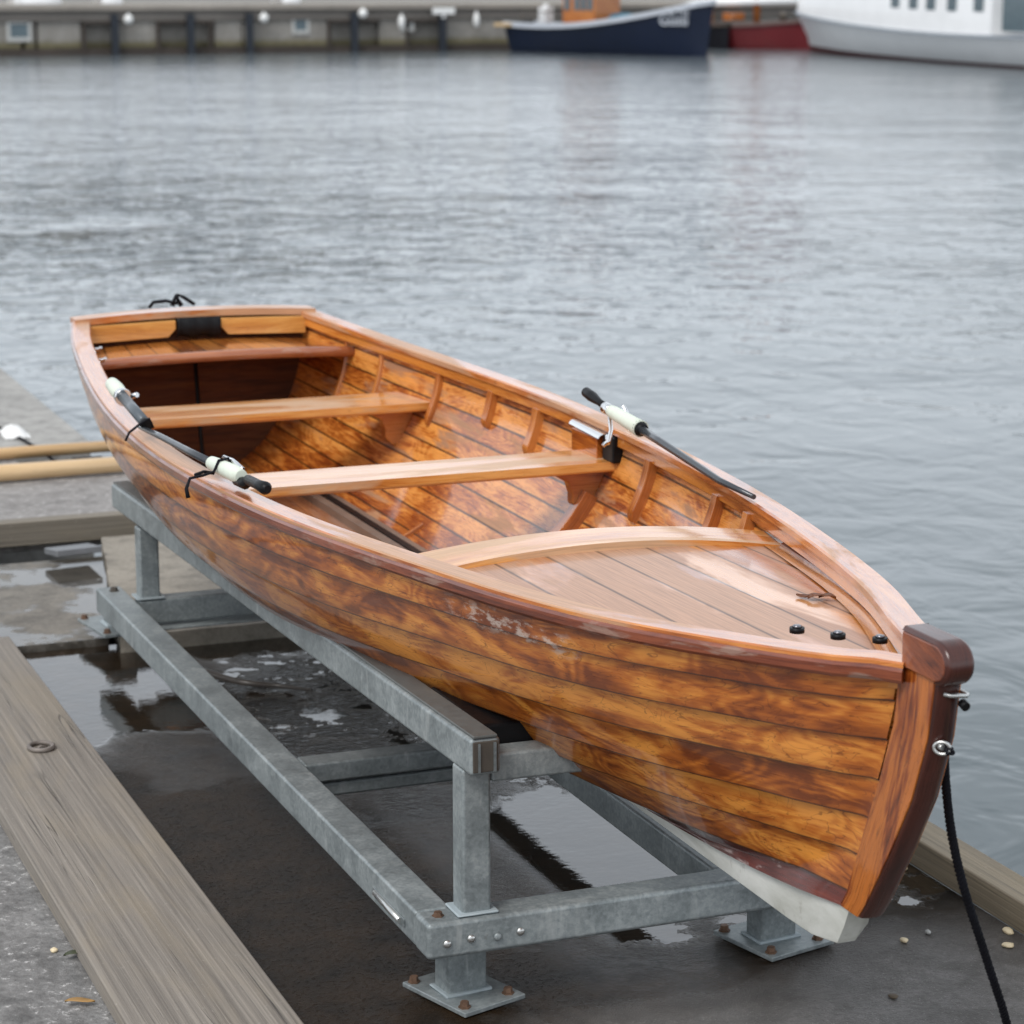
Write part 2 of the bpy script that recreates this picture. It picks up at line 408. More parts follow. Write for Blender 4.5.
def surf(side, k, inner=0.0, lap=0.0, B0=None, B1=None):
    B0 = B0 or BND_B; B1 = B1 or BND_M
    """grid (station x across) of strake k"""
    G = []
    for i, P in enumerate(SEC):
        s = i/(NST-1); w = min(1, s/.35)
        a = lerp(B0[k], B1[k], w); b = lerp(B0[k+1], B1[k+1], w)
        fr = [lerp(a, b, j/SUB) for j in range(SUB+1)]
        Q = resample(P, fr); eps = resample(P, [max(0, f-.004) for f in fr]); ep2 = resample(P, [min(1, f+.004) for f in fr])
        lp = lap*min(1, (i)/9.0+.25)
        row = []
        for j, q in enumerate(Q):
            t = (ep2[j]-eps[j]); nx, nz = -t.z, t.x
            L = math.hypot(nx, nz) or 1; nx /= L; nz /= L
            if nx < 0: nx, nz = -nx, -nz
            nz_ = -abs(nz) if True else nz
            o = lp*(j/SUB) - inner
            x = q.x + nx*o; z = q.z + nz_*o
            if inner: x = max(x, .003)
            row.append(Vector((XC+side*x, q.y, z)))
        G.append(row)
    return G

boat = thing('rowing_boat', (XC, 5.6, .375), 'varnished clinker wooden rowing boat resting on the galvanised steel stand', 'boat')
LAP = .014
mb = MB()
for side in (-1, 1):
    for k in range(7):
        G = surf(side, k, 0, LAP)
        rnd = random.random()
        mb.grid(G, 0 if k < 6 else 1, rnd=rnd)
        # lower edge return
        E = []
        Gn = surf(side, k, .002, 0)
        for i in range(NST): E.append([G[i][-1], Gn[i][-1]])
        mb.grid(E, 0 if k < 6 else 1, rnd=rnd, smooth=False)
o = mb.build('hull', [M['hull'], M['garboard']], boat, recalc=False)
mb = MB()
for side in (-1, 1):
    for k in range(12): mb.grid(surf(side, k, .013, 0, BND_I, BND_I))
mb.build('inner_planking', M['inner'], boat, recalc=False)

def inner_pt(y, f, side, ins=.013):
    P = section(y); q = resample(P, [max(0, f-.01), f, min(1, f+.01)])
    t = q[2]-q[0]; nx, nz = abs(t.z), -abs(t.x); L = math.hypot(nx, nz) or 1
    return Vector((XC+side*(q[1].x-nx/L*ins), q[1].y, q[1].z-nz/L*ins))
def inner_half(y, z, ins=.013):
    """half breadth of inside at level z"""
    P = section(y)
    for i in range(len(P)-1):
        if P[i].z >= z >= P[i+1].z and P[i].z > P[i+1].z:
            t = (P[i].z-z)/(P[i].z-P[i+1].z); return lerp(P[i].x, P[i+1].x, t)-ins
    return P[0].x-ins

# ---- gunwale caps, inwales, rub rails (swept along the sheer)
CW = .055
def sweep(side, prof, y0=3.305, y1=YT, n=90, top=0.0):
    """prof: list of (inset from outer edge, drop from sheer)"""
    G = []
    for i in range(n):
        y = lerp(y0, y1, i/(n-1)); b = Bs(y); z = Zs(y); d = .02
        ya = max(y, YB); tb = (Bs(min(ya+d, YT))-Bs(max(ya-d, YB)))/(min(ya+d, YT)-max(ya-d, YB))
        nrm = Vector((1, -tb)).normalized()
        row = []
        for (ins, dz) in prof:
            x = b-ins*nrm.x; yy = y-ins*nrm.y
            x = max(x, .004)
            row.append(Vector((XC+side*x, yy, z-dz)))
        G.append(row)
    return G
def capped(mb, G, mi=0):
    mb.grid(G, mi, smooth=False)
    for r_ in (G[0][:-1], G[-1][:-1]):
        b = len(mb.v); mb.v.extend(r_); mb.face(list(range(b, b+len(r_))), [(0, 0)]*len(r_), None, mi)
for side in (-1, 1):
    mb = MB(); capped(mb, sweep(side, [(0, .003), (.003, 0), (CW-.004, 0), (CW, .004), (CW, .018), (0, .018), (0, .003)]))
    o = mb.build('gunwale_cap', M['cap'], boat)
    if side == -1: tag(o, 'pale worn gunwale top on the near side')
    mb = MB(); capped(mb, sweep(side, [(.022, .018), (CW-.008, .018), (CW-.006, .046), (CW-.010, .050), (.022, .050), (.022, .018)]))
    mb.build('inwale', M['inwale'], boat)
    mb = MB(); capped(mb, sweep(side, [(.010, .009), (-.002, .009), (-.007, .014), (-.007, .028), (-.003, .034), (.012, .034), (.010, .009)]))
    mb.build('rub_rail', M['rub'], boat)

# ---- transom
P = section(YT)
mb = MB(); n = len(P)
out = [Vector((XC-p.x, p.y, p.z)) for p in P] + [Vector((XC+p.x, p.y, p.z)) for p in reversed(P)]
rr = .3
b0 = len(mb.v)
pl = [Vector((v.x, v.y-.012, v.z)) for v in out]
mb.v.extend(pl); mb.v.extend(v+Vector((0, .024, 0)) for v in pl)
N2 = len(pl)
mb.face(list(range(b0, b0+N2)), [(v.x, v.z) for v in pl], [(.5, .4)]*N2)
mb.face(list(range(b0+2*N2-1, b0+N2-1, -1)), [(v.x, v.z) for v in reversed(pl)], [(.5, .4)]*N2)
for i in range(N2):
    j = (i+1) % N2; mb.face([b0+i, b0+N2+i, b0+N2+j, b0+j])
trn = mb.build('transom', M['transomdark'], boat)
# curved cap board on top of the transom
mb = MB(); G = []
for i in range(25):
    t = i/24*2-1; x = t*(Bs(YT)+.004); yb = YT+.02+.018*(1-t*t); z = Zs(YT)+.004+.012*(1-t*t)
    G.append([Vector((XC+x, yb-.085, z)), Vector((XC+x, yb, z)), Vector((XC+x, yb, z-.022)), Vector((XC+x, yb-.085, z-.022)), Vector((XC+x, yb-.085, z))])
capped(mb, G); mb.build('transom_cap', M['cap'], boat)
for side in (-1, 1):      # the orange knee boards under the cap
    x1 = Bs(YT-.08)-.05; z = Zs(YT)-.018
    mb = MB()
    poly = [(XC+side*x1, YT-.072, z), (XC+side*.075, YT-.072, z+.006), (XC+side*.075, YT-.072, z-.022), (XC+side*.10, YT-.072, z-.048), (XC+side*x1, YT-.072, z-.056)]
    mb.prism(poly, 0, 0, ext=(0, .026, 0)); mb.build('quarter_knee', M['transom'], boat, bevel=.002)

# ---- stem
def stem_profile():
    # (outer y, inner y, z) from the foot up
    return [(3.437, 3.50, .470), (3.413, 3.478, .501), (3.336, 3.428, .623), (3.279, 3.383, .725), (3.238, 3.342, .837), (3.223, 3.330, .935)]
SP = stem_profile()
mb = MB(); G = []
for (yo, yi, z) in SP:
    a, h = .018, .0255
    G.append([Vector((XC-h, yi, z)), Vector((XC-h, yo+.003, z)), Vector((XC-a, yo+.002, z)), Vector((XC+a, yo+.002, z)), Vector((XC+h, yo+.003, z)), Vector((XC+h, yi, z)), Vector((XC-h, yi, z))])
capped(mb, G); mb.build('stem', M['stem'], boat, bevel=.0015)
mb = MB(); G = []
for (yo, yi, z) in SP:
    G.append([Vector((XC-.0235, yo+.001, z)), Vector((XC-.021, yo-.005, z)), Vector((XC-.010, yo-.009, z)), Vector((XC+.008, yo-.009, z)), Vector((XC+.019, yo-.003, z)), Vector((XC+.021, yo+.001, z)), Vector((XC-.0235, yo+.001, z))])
capped(mb, G); mb.build('cutwater', M['stemdark'], boat, bevel=.002)
# stem head: side cheeks with a rounded front
def headpoly(x, g=0):
    pts = [(3.318, .996+g), (3.318, .936-g)]
    for a in range(0, 13):
        t = -PI/2+PI*a/12*.97
        pts.append((3.222-(.036+g)*math.cos(t), .966+(.030+g)*math.sin(t)))
    return [(x, y, z) for y, z in pts]
mb = MB(); mb.prism(headpoly(XC-.031), 0, 0, ext=(.053, 0, 0)); mb.build('stem_head', M['stemhead'], boat, bevel=.004)
mb = MB()
G = []
for a in range(0, 15):
    t = -PI/2*.9+(PI*.95)*a/14
    cyy, czz = 3.222-.036*math.cos(t), .966+.030*math.sin(t)
    ny, nz = -math.cos(t), math.sin(t)
    G.append([Vector((XC-.0315, cyy+ny*.0005, czz+nz*.0005)), Vector((XC-.026, cyy+ny*.008, czz+nz*.007)), Vector((XC+.016, cyy+ny*.006, czz+nz*.007)), Vector((XC+.0225, cyy+ny*.0005, czz+nz*.0005)), Vector((XC-.0315, cyy+ny*.0005, czz+nz*.0005))])
e = [Vector((v.x, 3.316, v.z)) for v in G[-1]]; G.append(e)
capped(mb, G); mb.build('stem_head_facing', M['stemdark'], boat, bevel=.005)
# metal strap under the head with a dark nut
mb = MB()
mb.tube([(XC-.012, 3.216, .916), (XC-.006, 3.208, .915), (XC+.022, 3.206, .912), (XC+.030, 3.215, .911), (XC+.028, 3.25, .912)], .0036, 8)
st_ = mb.build('stem_strap', M['bright'], boat)
mb = MB(); mb.tube([(XC+.018, 3.212, .900), (XC+.018, 3.199, .896)], .0075, 10); mb.build('nut', M['black'], st_)
# ring bolt
rb = MB(); cx, cy, cz = XC-.006, 3.228, .826
rb.tube([(cx+.010*math.cos(a*PI/8)-.002, cy-.005-.008*math.cos(a*PI/8), cz+.010*math.sin(a*PI/8)) for a in range(17)], .0028, 8)
rb.tube([(cx, cy+.04, cz), (cx, cy-.004, cz)], .005, 10)
rb.build('bow_ring', M['bright'], boat)
# ---- keel (white) and dark hog line
mb = MB(); G = []
for i in range(40):
    y = lerp(3.47, 7.80, i/39); zk = smooth_interp(y, KY, KZ)
    q = min(1, (y-3.47)/.9)
    top = zk+.012 if y > 3.7 else lerp(.478, smooth_interp(3.7, KY, KZ)+.012, (y-3.47)/.23)
    bot = .372 if y > 3.6 else lerp(.392, .372, (y-3.47)/.13)
    if y > 5.0: bot = lerp(.372, .335, min(1, (y-5)/1)) 
    w = lerp(.022, .021, q)
    sh = .05*max(0, 1-(y-3.47)/.25); yt, ym, yb = y, y+sh*.35, y+sh
    G.append([Vector((XC-w, yt, top)), Vector((XC-w*1.05, ym, (top+bot)/2)), Vector((XC-w*.8, yb, bot)), Vector((XC+w*.8, yb, bot)), Vector((XC+w*1.05, ym, (top+bot)/2)), Vector((XC+w, yt, top)), Vector((XC-w, yt, top))])
capped(mb, G); mb.build('keel', M['white'], boat, bevel=.010, seg=3)
mb = MB(); G = []
for i in range(30):
    y = lerp(3.44, 4.9, i/29); zk = smooth_interp(y, KY, KZ)
    z0 = zk+.052+lerp(.035, 0, min(1, (y-3.44)/.4)); z1 = zk+.018+lerp(.026, 0, min(1, (y-3.44)/.4)); w0 = STEMH+.006+lerp(.0, .012, i/29); w1 = STEMH+.004
    G.append([Vector((XC-w0, y, z0)), Vector((XC-w1, y, z1)), Vector((XC+w1, y, z1)), Vector((XC+w0, y, z0)), Vector((XC-w0, y, z0))])
capped(mb, G); 

# ---- bow: bolts on the near gunwale
for (px, py) in ((797, 628), (838, 634), (880, 638)):
    z = .919; p = at(px, py+1, z)
    mb = MB(); mb.tube([p+Vector((0, 0, -.006)), p+Vector((0, 0, .003))], .013, 14)
    w = mb.build('gunwale_bolt', M['black'], boat)
    mb = MB(); mb.tube([p+Vector((0, 0, .003)), p+Vector((0, 0, .0065)), p+Vector((0, 0, .0075))], [.0085, .008, .005], 6)
    mb.build('bolt_head', M['darkbolt'], w)

# ---- thwarts
def board(name, z, y0, y1, th, mat, xl=None, xr=None, arch=0, bow=0, parent=boat, ins=.010, planks=1, bev=.006, n=22):
    G = []
    for i in range(n+1):
        t = i/n*2-1
        ymid = (y0+y1)/2
        h = inner_half(ymid, z-th, ins) if xl is None else xl
        h0 = inner_half(y0, z-th*.5, ins) if xl is None else xl; h1 = inner_half(y1, z-th*.5, ins) if xl is None else xl
        zz = z+arch*(1-t*t); dy = bow*(1-t*t)
        G.append([Vector((XC+t*h0, y0+dy, zz)), Vector((XC+t*h1, y1, zz)), Vector((XC+t*h1, y1, zz-th)), Vector((XC+t*h0, y0+dy, zz-th)), Vector((XC+t*h0, y0+dy, zz))])
    mb = MB(); b = len(mb.v)
    capped(mb, G)
    # grain along x
    return mb.build(name, mat, parent, bevel=bev, seg=3)
board('thwart', .752, 7.0, 7.235, .028, M['thwart'], ins=.003, bev=.010)
board('thwart', .782, 5.785, 5.985, .028, M['thwart'], ins=.006, bev=.010)
board('foredeck_beam', .822, 4.60, 4.745, .030, M['thwart'], arch=.040, bev=.004)
# stern bench: boards running fore and aft, and a rounded front edge
sb = bpy.data.objects.new('stern_bench', None); COL.objects.link(sb); sb.parent = boat
zb = .838
BE = MB()
NB = 11
H0, H1 = inner_half(7.58, zb-.01, .006), inner_half(7.90, zb-.01, .004)
for i in range(NB):
    G = []
    for j in range(4):
        u = j/3; hh = lerp(H0, H1, u); row = []
        for q in range(4):
            x = lerp(-1, 1, (i+q/3)/NB)*hh
            row.append(Vector((XC+x, lerp(7.58-.030*(1-(x/hh)**2), 7.905, u), zb+.015*(1-(x/hh)**2))))
        G.append(row)
    BE.grid(list(map(list, G)))
sbb = BE.build('bench_boards', M['benchb'], sb, recalc=False)
mb = MB()
mb.tube([(XC+t/12*H0, 7.572-.030*(1-(t/12)**2), zb-.006+.015*(1-(t/12)**2)) for t in range(-12, 13)], .017, 10)
mb.build('bench_edge', M['benche'], sb)

# ---- foredeck planks
mb = MB(); nd = 8
for i in range(nd):
    x0, x1 = lerp(-.45, .45, i/nd), lerp(-.45, .45, (i+1)/nd)
    G = []
    ys = [4.60-(4.60-3.36)*j/26 for j in range(27)]
    for y in ys:
        zd = lerp(.846, .868, (4.6-y)/1.24)
        h = max(.004, Bs(y)-.030)
        row = []
        for q in range(4):
            x = lerp(x0, x1, q/3); x = max(-h, min(h, x))
            row.append(Vector((XC+x, y, zd-.030*(x/.45)**2)))
        G.append(row)
    mb.grid(G, 0)
dk = mb.build('foredeck', M['deck'], boat, recalc=False)
for side in (-1, 1):       # covering strip where deck meets hull
    mb = MB(); G = []
    for j in range(30):
        y = lerp(3.42, 4.60, j/29); zd = lerp(.868, .846, (y-3.36)/1.24)
        h = max(.02, Bs(y)-.028)
        zz = zd-.030*(h/.45)**2
        G.append([Vector((XC+side*h, y, zz+.014)), Vector((XC+side*max(.006, h-.016), y, zz+.010)), Vector((XC+side*max(.004, h-.02), y, zz-.004)), Vector((XC+side*h, y, zz-.004)), Vector((XC+side*h, y, zz+.014))])
    capped(mb, G); mb.build('deck_moulding', M['rub'], boat)
# covering board: darker varnished margin plank
mb = MB(); G = []
for j in range(30):
    y = lerp(3.55, 4.60, j/29); zd = lerp(.868, .846, (y-3.36)/1.24); h = Bs(y)-.034
    G.append([Vector((XC+h, y, zd-.030*(h/.45)**2+.003)), Vector((XC+max(.01, h-.05), y, zd-.030*((h-.05)/.45)**2+.003))])
mb.grid(G); mb.build('margin_plank', M['transom'], boat)

# ---- ribs
def rib(y, f0, f1, w, t, side, mat=M['rib'], name='rib', n=14):
    G = []
    for i in range(n+1):
        f = lerp(f0, f1, i/n)
        a = inner_pt(y-w/2, f, side, .012); b = inner_pt(y+w/2, f, side, .012)
        tt = t*min(1, (1-i/n)*6+.35)
        c = inner_pt(y-w/2, f, side, .013+tt); d = inner_pt(y+w/2, f, side, .013+tt)
        G.append([a, c, d, b, a])
    mb = MB(); capped(mb, G); return mb.build(name, mat, boat, bevel=.002)
RIBS = [(7.62, .05, .4, .016, .008), (7.37, .05, .32, .018, .010), (6.97, .05, .27, .024, .016), (6.62, .05, .19, .030, .022), (6.32, .05, .22, .034, .024), (5.54, .05, .26, .036, .026), (5.06, .05, .26, .036, .026), (4.83, .05, .22, .034, .026)]
for (y, f0, f1, w, t) in RIBS:
    for side in (-1, 1): rib(y, f0, f1, w, t, side)
for side in (-1, 1):
    rib(5.84, .24, .93, .045, .040, side, name='frame')
    rib(6.55, .62, .93, .016, .010, side, name='rib')
# ---- knees under the thwarts
for (y, z) in ((7.10, .722), (5.86, .752)):
    for side in (-1, 1):
        h = inner_half(y, z-.005)
        hb = inner_half(y, z-.10)
        hb = inner_half(y, z-.10); poly = [(XC+side*(h+.004), y-.018, z), (XC+side*(h-.17), y-.018, z), (XC+side*(h-.14), y-.018, z-.010), (XC+side*(h-.105), y-.018, z-.030), (XC+side*(h-.095), y-.018, z-.06), (XC+side*(h-.095), y-.018, z-.085), (XC+side*(h-.075), y-.018, z-.105), (XC+side*(hb-.01), y-.018, z-.112), (XC+side*(hb+.004), y-.018, z-.10)]
        mb = MB(); mb.prism(poly, 0, 0, ext=(0, .036, 0)); mb.build('thwart_knee', M['rib'], boat, bevel=.004)
# ---- floor boards and the dark slot
mb = MB()
for i in range(7):
    x0 = -.28+i*.065
    mb.box((XC+x0+.03, 6.35, .432), (.061, 2.5, .012))
fb = mb.build('floorboards', M['floor'], boat, bevel=.002)
mb = MB(); mb.bar((XC+.172, 5.2, .452), (XC+.172, 7.30, .446), .030, .03); mb.bar((XC+.224, 5.2, .452), (XC+.224, 7.30, .446), .022, .03)
mb.build('floor_channel', M['chan'], boat, bevel=.002)
mb = MB(); mb.bar((XC+.200, 5.2, .454), (XC+.200, 7.28, .448), .022, .03); mb.build('dark_slot_bar', M['black'], boat)  # solid black bar painted in for the dark inside of the slot
mb = MB(); mb.tube([(XC-.02, 7.84, .80), (XC-.02, 7.80, .60), (XC-.03, 7.72, .46)], .007, 8); mb.build('transom_strut', M['black'], boat)

# ---- block on the thwart end with chrome bracket and black pad
xb = XC+.56
mb = MB(); mb.box((XC+.548, 5.93, .806), (.018, .17, .060)); blk = mb.build('thwart_block', M['inwale'], boat, bevel=.003)
mb = MB(); G = []
for i in range(9):
    a = PI*.1+PI*.85*i/8
    G.append([Vector((XC+.556+.024*math.cos(a), 5.82, .836+.014*math.sin(a))), Vector((XC+.560+.018*math.cos(a), 6.04, .840+.014*math.sin(a)))])
mb.grid(G); mb.build('bracket_plate', M['chrome'], blk)
mb = MB(); mb.box((XC+.570, 5.80, .815), (.040, .07, .070)); mb.build('black_pad', M['black'], blk, bevel=.006)
mb = MB(); mb.tube([(XC+.552, 5.80, .838), (XC+.572, 5.775, .842), (XC+.592, 5.765, .865), (XC+.596, 5.77, .895), (XC+.588, 5.79, .925)], [.011, .010, .008, .008, .007], 10)
mb.tube([(XC+.545, 5.80, .838), (XC+.566, 5.79, .840)], .015, 12)
mb.build('rowlock', M['chrome'], blk)
for y in (7.48, 7.30):
    b = Bs(y); mb = MB(); z = Zs(y)
    mb.tube([(XC-b+CW-.002, y, z-.012), (XC-b+CW+.014, y-.004, z-.010), (XC-b+CW+.018, y-.02, z-.002)], [.007, .006, .004], 8)
    mb.build('rowlock_pin', M['chrome'], boat)

# ------------------------------------------------------------------ rods on the gunwales
def P3(side, y, ins, h): return Vector((XC+side*(Bs(y)-ins), y, Zs(y)+h))
def lashing(parent, side, y, ins=.03, r=.004):
    mb = MB()
    pts = [P3(side, y, ins+.018, .004), P3(side, y, ins+.012, .030), P3(side, y-.01, ins-.008, .034), P3(side, y-.012, ins-.022, .012), P3(side, y-.02, 0.0, .004), P3(side, y-.024, -.012, -.008), P3(side, y-.03, -.014, -.032)]
    mb.tube(pts, [r]*5+[r*1.1, r*1.5], 8); return mb.build('lashing', M['blackcord'], parent)
# stub: short rod with pale cap lying on the near gunwale
ysA, yeA = 6.72, 6.10
pA, pB = at(112, 384, .955), at(146, 424, .915)
ra = thing('capped_rod', (pA+pB)/2, 'short grey rod with pale green cap lashed on near gunwale beside the aft seat', 'rod')
dirA = (pB-pA).normalized()
mb = MB(); mb.tube([pA+dirA*.11, pB], .014, 12); rod_ = mb.build('tube', M['greyrod'], ra)
mb = MB(); mb.tube([pB-dirA*.012, pB+dirA*.012], .0155, 12); mb.build('end_ring', M['black'], ra)
mb = MB(); mb.tube([pA-dirA*.015, pA, pA+dirA*.06, pA+dirA*.13], [.010, .018, .021, .019], 14); mb.build('pale_cap', M['grip'], ra)
mb = MB(); mb.tube([pA+dirA*.125, pA+dirA*.15], .0225, 14); mb.tube([pA+dirA*.14+Vector((.02, 0, 0)), pA+dirA*.17+Vector((.03, 0, .012))], .007, 8); mb.build('clamp_ring', M['chrome'], ra)
mb = MB(); c0 = pA+dirA*.42
mb.tube([c0+Vector((.016, 0, -.008)), c0+Vector((.006, 0, .017)), c0+Vector((-.016, -.002, .006)), c0+Vector((-.05, -.02, -.012)), c0+Vector((-.062, -.03, -.030))], .0032, 8); mb.build('lashing', M['blackcord'], ra)
# long rod with grip
q0, q1, q2 = at(140, 427, .905), at(212, 463, .905), at(240, 476, .905)
q3 = at(263, 487, .915)
rbn = thing('handled_rod', (q0+q3)/2, 'long dark rod with pale green reel grip lashed on near gunwale beside the middle seat', 'rod')
d = (q2-q1).normalized()
mb = MB(); mb.tube([q0, q0.lerp(q1, .3)+Vector((0, 0, .002)), q0.lerp(q1, .7), q1+d*.02], [.006, .008, .009, .010], 10); mb.build('shaft', M['dkrod'], rbn)
mb = MB(); mb.tube([q1-d*.01, q1, q1+d*.05, q2-d*.02, q2+d*.01], [.011, .016, .018, .0195, .015], 16); mb.build('grip', M['grip'], rbn)
mb = MB(); mb.tube([q2-d*.02+Vector((0, 0, -.014)), q2+d*.03+Vector((0, 0, -.012)), q2+d*.06], [.012, .014, .010], 10)
mb.tube([q2+d*.05, q3-d*.02, q3+d*.015, q3+d*.028], [.012, .012, .015, .008], 12); mb.build('handle', M['black'], rbn)
mb = MB(); mb.tube([q1+d*.03+Vector((.02, .01, .016)), q1+d*.08+Vector((.02, 0, .018)), q2+Vector((.008, 0, .014))], .005, 8); mb.build('reel_foot', M['chrome'], rbn)
mb = MB(); c0 = q1+d*.075
mb.tube([c0+Vector((.02, .01, .0)), c0+Vector((.012, .004, .022)), c0+Vector((-.012, -.002, .020)), c0+Vector((-.026, -.01, -.004)), c0+Vector((-.055, -.015, -.010)), c0+Vector((-.085, -.02, -.013)), c0+Vector((-.096, -.028, -.035)), c0+Vector((-.094, -.035, -.055))], [.0034]*6+[.0045, .0055], 8)
mb.tube([c0+Vector((-.02, .012, -.012)), c0+Vector((-.045, .01, -.006)), c0+Vector((-.07, -.01, -.008))], .004, 8)
mb.build('lashing', M['blackcord'], rbn)
# far rod on the right gunwale
w0, w1, w2, w3 = at(586, 392, .99), at(611, 411, .965), at(641, 429, .945), at(720, 481, .905)
w4 = at(754, 497, .895)
rc = thing('far_rod', w2, 'dark rod with black handle and pale green grip propped along the far gunwale', 'rod')
d = (w2-w1).normalized()
mb = MB(); mb.tube([w0-(w1-w0)*.04, w0, w0.lerp(w1, .25), w0.lerp(w1, .55), w1], [.007, .013, .014, .009, .011], 12); mb.build('handle', M['black'], rc)
mb = MB(); mb.tube([w1-d*.01, w1+d*.02, w1+d*.06, w2-d*.04, w2], [.014, .017, .018, .019, .021], 16); mb.build('grip', M['grip'], rc)
mb = MB(); mb.tube([w1-d*.03, w1+d*.004], .015, 12); mb.tube([w1+Vector((-.004, 0, -.01)), w1+Vector((-.004, -.01, -.045)), w1+Vector((-.014, -.02, -.07)), w1+Vector((-.03, -.02, -.082))], .0055, 8); mb.build('reel_foot', M['chrome'], rc)
mb = MB(); mb.tube([w2-d*.02, w2.lerp(w3, .25), w2.lerp(w3, .6), w3, w4], [.011, .010, .009, .008, .006], 10); mb.build('shaft', M['dkrod'], rc)
mb = MB(); mb.tube([w2-d*.006, w2+d*.015], [.021, .013], 14); mb.build('grip_collar', M['black'], rc)

# ------------------------------------------------------------------ cloth and cord at the transom, leaf on deck
zt = Zs(YT)+.018
cl = thing('black_cloth', (XC-.04, YT-.05, zt), 'black cloth tucked under the middle of the transom cap with a knotted cord above', 'cloth')
mb = MB(); G = []
for i in range(15):
    x = XC-.070+.142*i/14
    w = .004*math.sin(i*1.3)
    G.append([Vector((x, YT-.040, zt-.024)), Vector((x, YT-.072, zt-.024)), Vector((x, YT-.078+w, zt-.034)), Vector((x, YT-.080+w*1.4, zt-.055)), Vector((x, YT-.076+w, zt-.078+.004*math.sin(i*.9))), Vector((x, YT-.055, zt-.088+.005*math.sin(i*.9)))])
mb.grid(G); ob = mb.build('fabric', M['black'], cl); s_ = ob.modifiers.new('s', 'SOLIDIFY'); s_.thickness = .004
mb = MB()
k0 = Vector((XC-.075, YT-.03, zt+.008))
mb.tube([k0+Vector((-.075, .01, .0)), k0+Vector((-.06, .01, .018)), k0+Vector((-.02, 0, .022)), k0+Vector((.015, 0, .012)), k0+Vector((.02, 0, .040)), k0+Vector((.04, .01, .030)), k0+Vector((.075, 0, .006))], .006, 8)
mb.tube([k0+Vector((.0, 0, .004)), k0+Vector((.012, 0, .036)), k0+Vector((.03, 0, .004))], .009, 8)
mb.build('knot', M['blackcord'], cl)
lp = at(818, 590, .868)
lf = MB()
for (dx, dy, a, L) in ((0, 0, .3, .045), (-.02, .015, 2.2, .03), (.015, -.01, -.7, .028)):
    ca, sa = math.cos(a), math.sin(a); G = []
    for i in range(7):
        t = i/6; w = .009*math.sin(PI*min(1, t*1.05))+.0008; x = (t-.5)*L*1.2
        G.append([lp+Vector((dx+x*ca-s*w*1.2*sa, dy+x*sa+s*w*1.2*ca, -.014+.003*abs(s)+.003*math.sin(t*4+a))) for s in (-1, 0, 1)])
    lf.grid(G)
o = lf.build('dead_leaf', M['leaf'], root=lp); tag(o, 'curled dead brown leaf lying on the pale foredeck boards', 'leaf')
sd = o.modifiers.new('s', 'SOLIDIFY'); sd.thickness = .0015

# ------------------------------------------------------------------ steel stand
stand = thing('boat_stand', (1.98, 5.8, 0), 'galvanised steel frame stand bolted to the wet quay under the wooden boat', 'stand')
LX0, LX1 = 1.562, 2.215          # centres of the long lower bars
def stl(name, fn, mat='galv', par=stand, bevel=.007):
    mb = MB(); fn(mb); return mb.build(name, M[mat], par, bevel=bevel, seg=3)
ZT = .20; S = .074
stl('lower_rail', lambda m: m.bar((LX0, 4.394, ZT-S/2), (LX0-.012, 7.28, ZT-S/2), .076, S))
stl('lower_rail', lambda m: m.bar((LX1, 4.40, ZT-S/2-.002), (LX1, 7.15, ZT-S/2-.002), .072, S))
fc = stl('cross_bar', lambda m: m.bar((LX0-.040, 4.352, ZT-S/2), (2.46, 4.352, ZT-S/2+.001), .080, S+.002), bevel=.010)
stl('cross_bar', lambda m: (m.bar((LX0+.035, 5.42, ZT-.028), (LX1-.035, 5.42, ZT-.028), .07, .05), m.bar((LX0+.035, 5.415, ZT-.075), (LX1-.035, 5.415, ZT-.075), .04, .035)), 'galvdark')
rcb = stl('cross_bar', lambda m: m.bar((LX0+.035, 7.10, ZT-S/2), (2.39, 7.10, ZT-S/2), .07, S))
stl('base_sole', lambda m: m.bar((LX0+.09, 7.09, ZT-S-.012), (2.3, 7.09, ZT-S-.012), .10, .008), 'galv')
def post(x, y, zt_, w=.060):
    p = stl('post', lambda m: m.box((x, y, (ZT+.002+zt_)/2), (w, w, zt_-ZT-.002)))
    mb = MB()
    mb.box((x, y, ZT+.005), (w+.026, w+.018, .006)); mb.build('weld_collar', M['weld'], p, bevel=.003)
    return p
PX = 1.632
post(PX, 4.36, .502); post(2.425, 4.36, .472); post(1.632, 7.10, .418); post(2.425, 7.10, .388)
def upper(x, dz=0.0):
    a = Vector((x, 4.282, .540+dz)); b = Vector((x, 7.42, .452+dz))
    u = stl('upper_rail', lambda m: m.bar(a, b, .064, .075), bevel=.009)
    mb = MB(); mb.bar(a+Vector((0, -.0025, 0)), a+Vector((0, .003, 0)), .052, .062); mb.build('end_plug', M['darksteel'], u, bevel=.002)
    mb = MB(); mb.bar(a+Vector((-.014, -.006, -.001)), a+Vector((-.014, -.001, -.001)), .004, .058); mb.bar(a+Vector((.018, -.006, -.001)), a+Vector((.018, -.001, -.001)), .005, .058); mb.build('plug_rib', M['galvdark'], u)
    mb = MB(); mb.bar(a+Vector((0, .0, .040)), b+Vector((0, 0, .040)), .050, .006); mb.build('rubber_strip', M['strip'], u, bevel=.002)
upper(PX); upper(2.425, -.03)
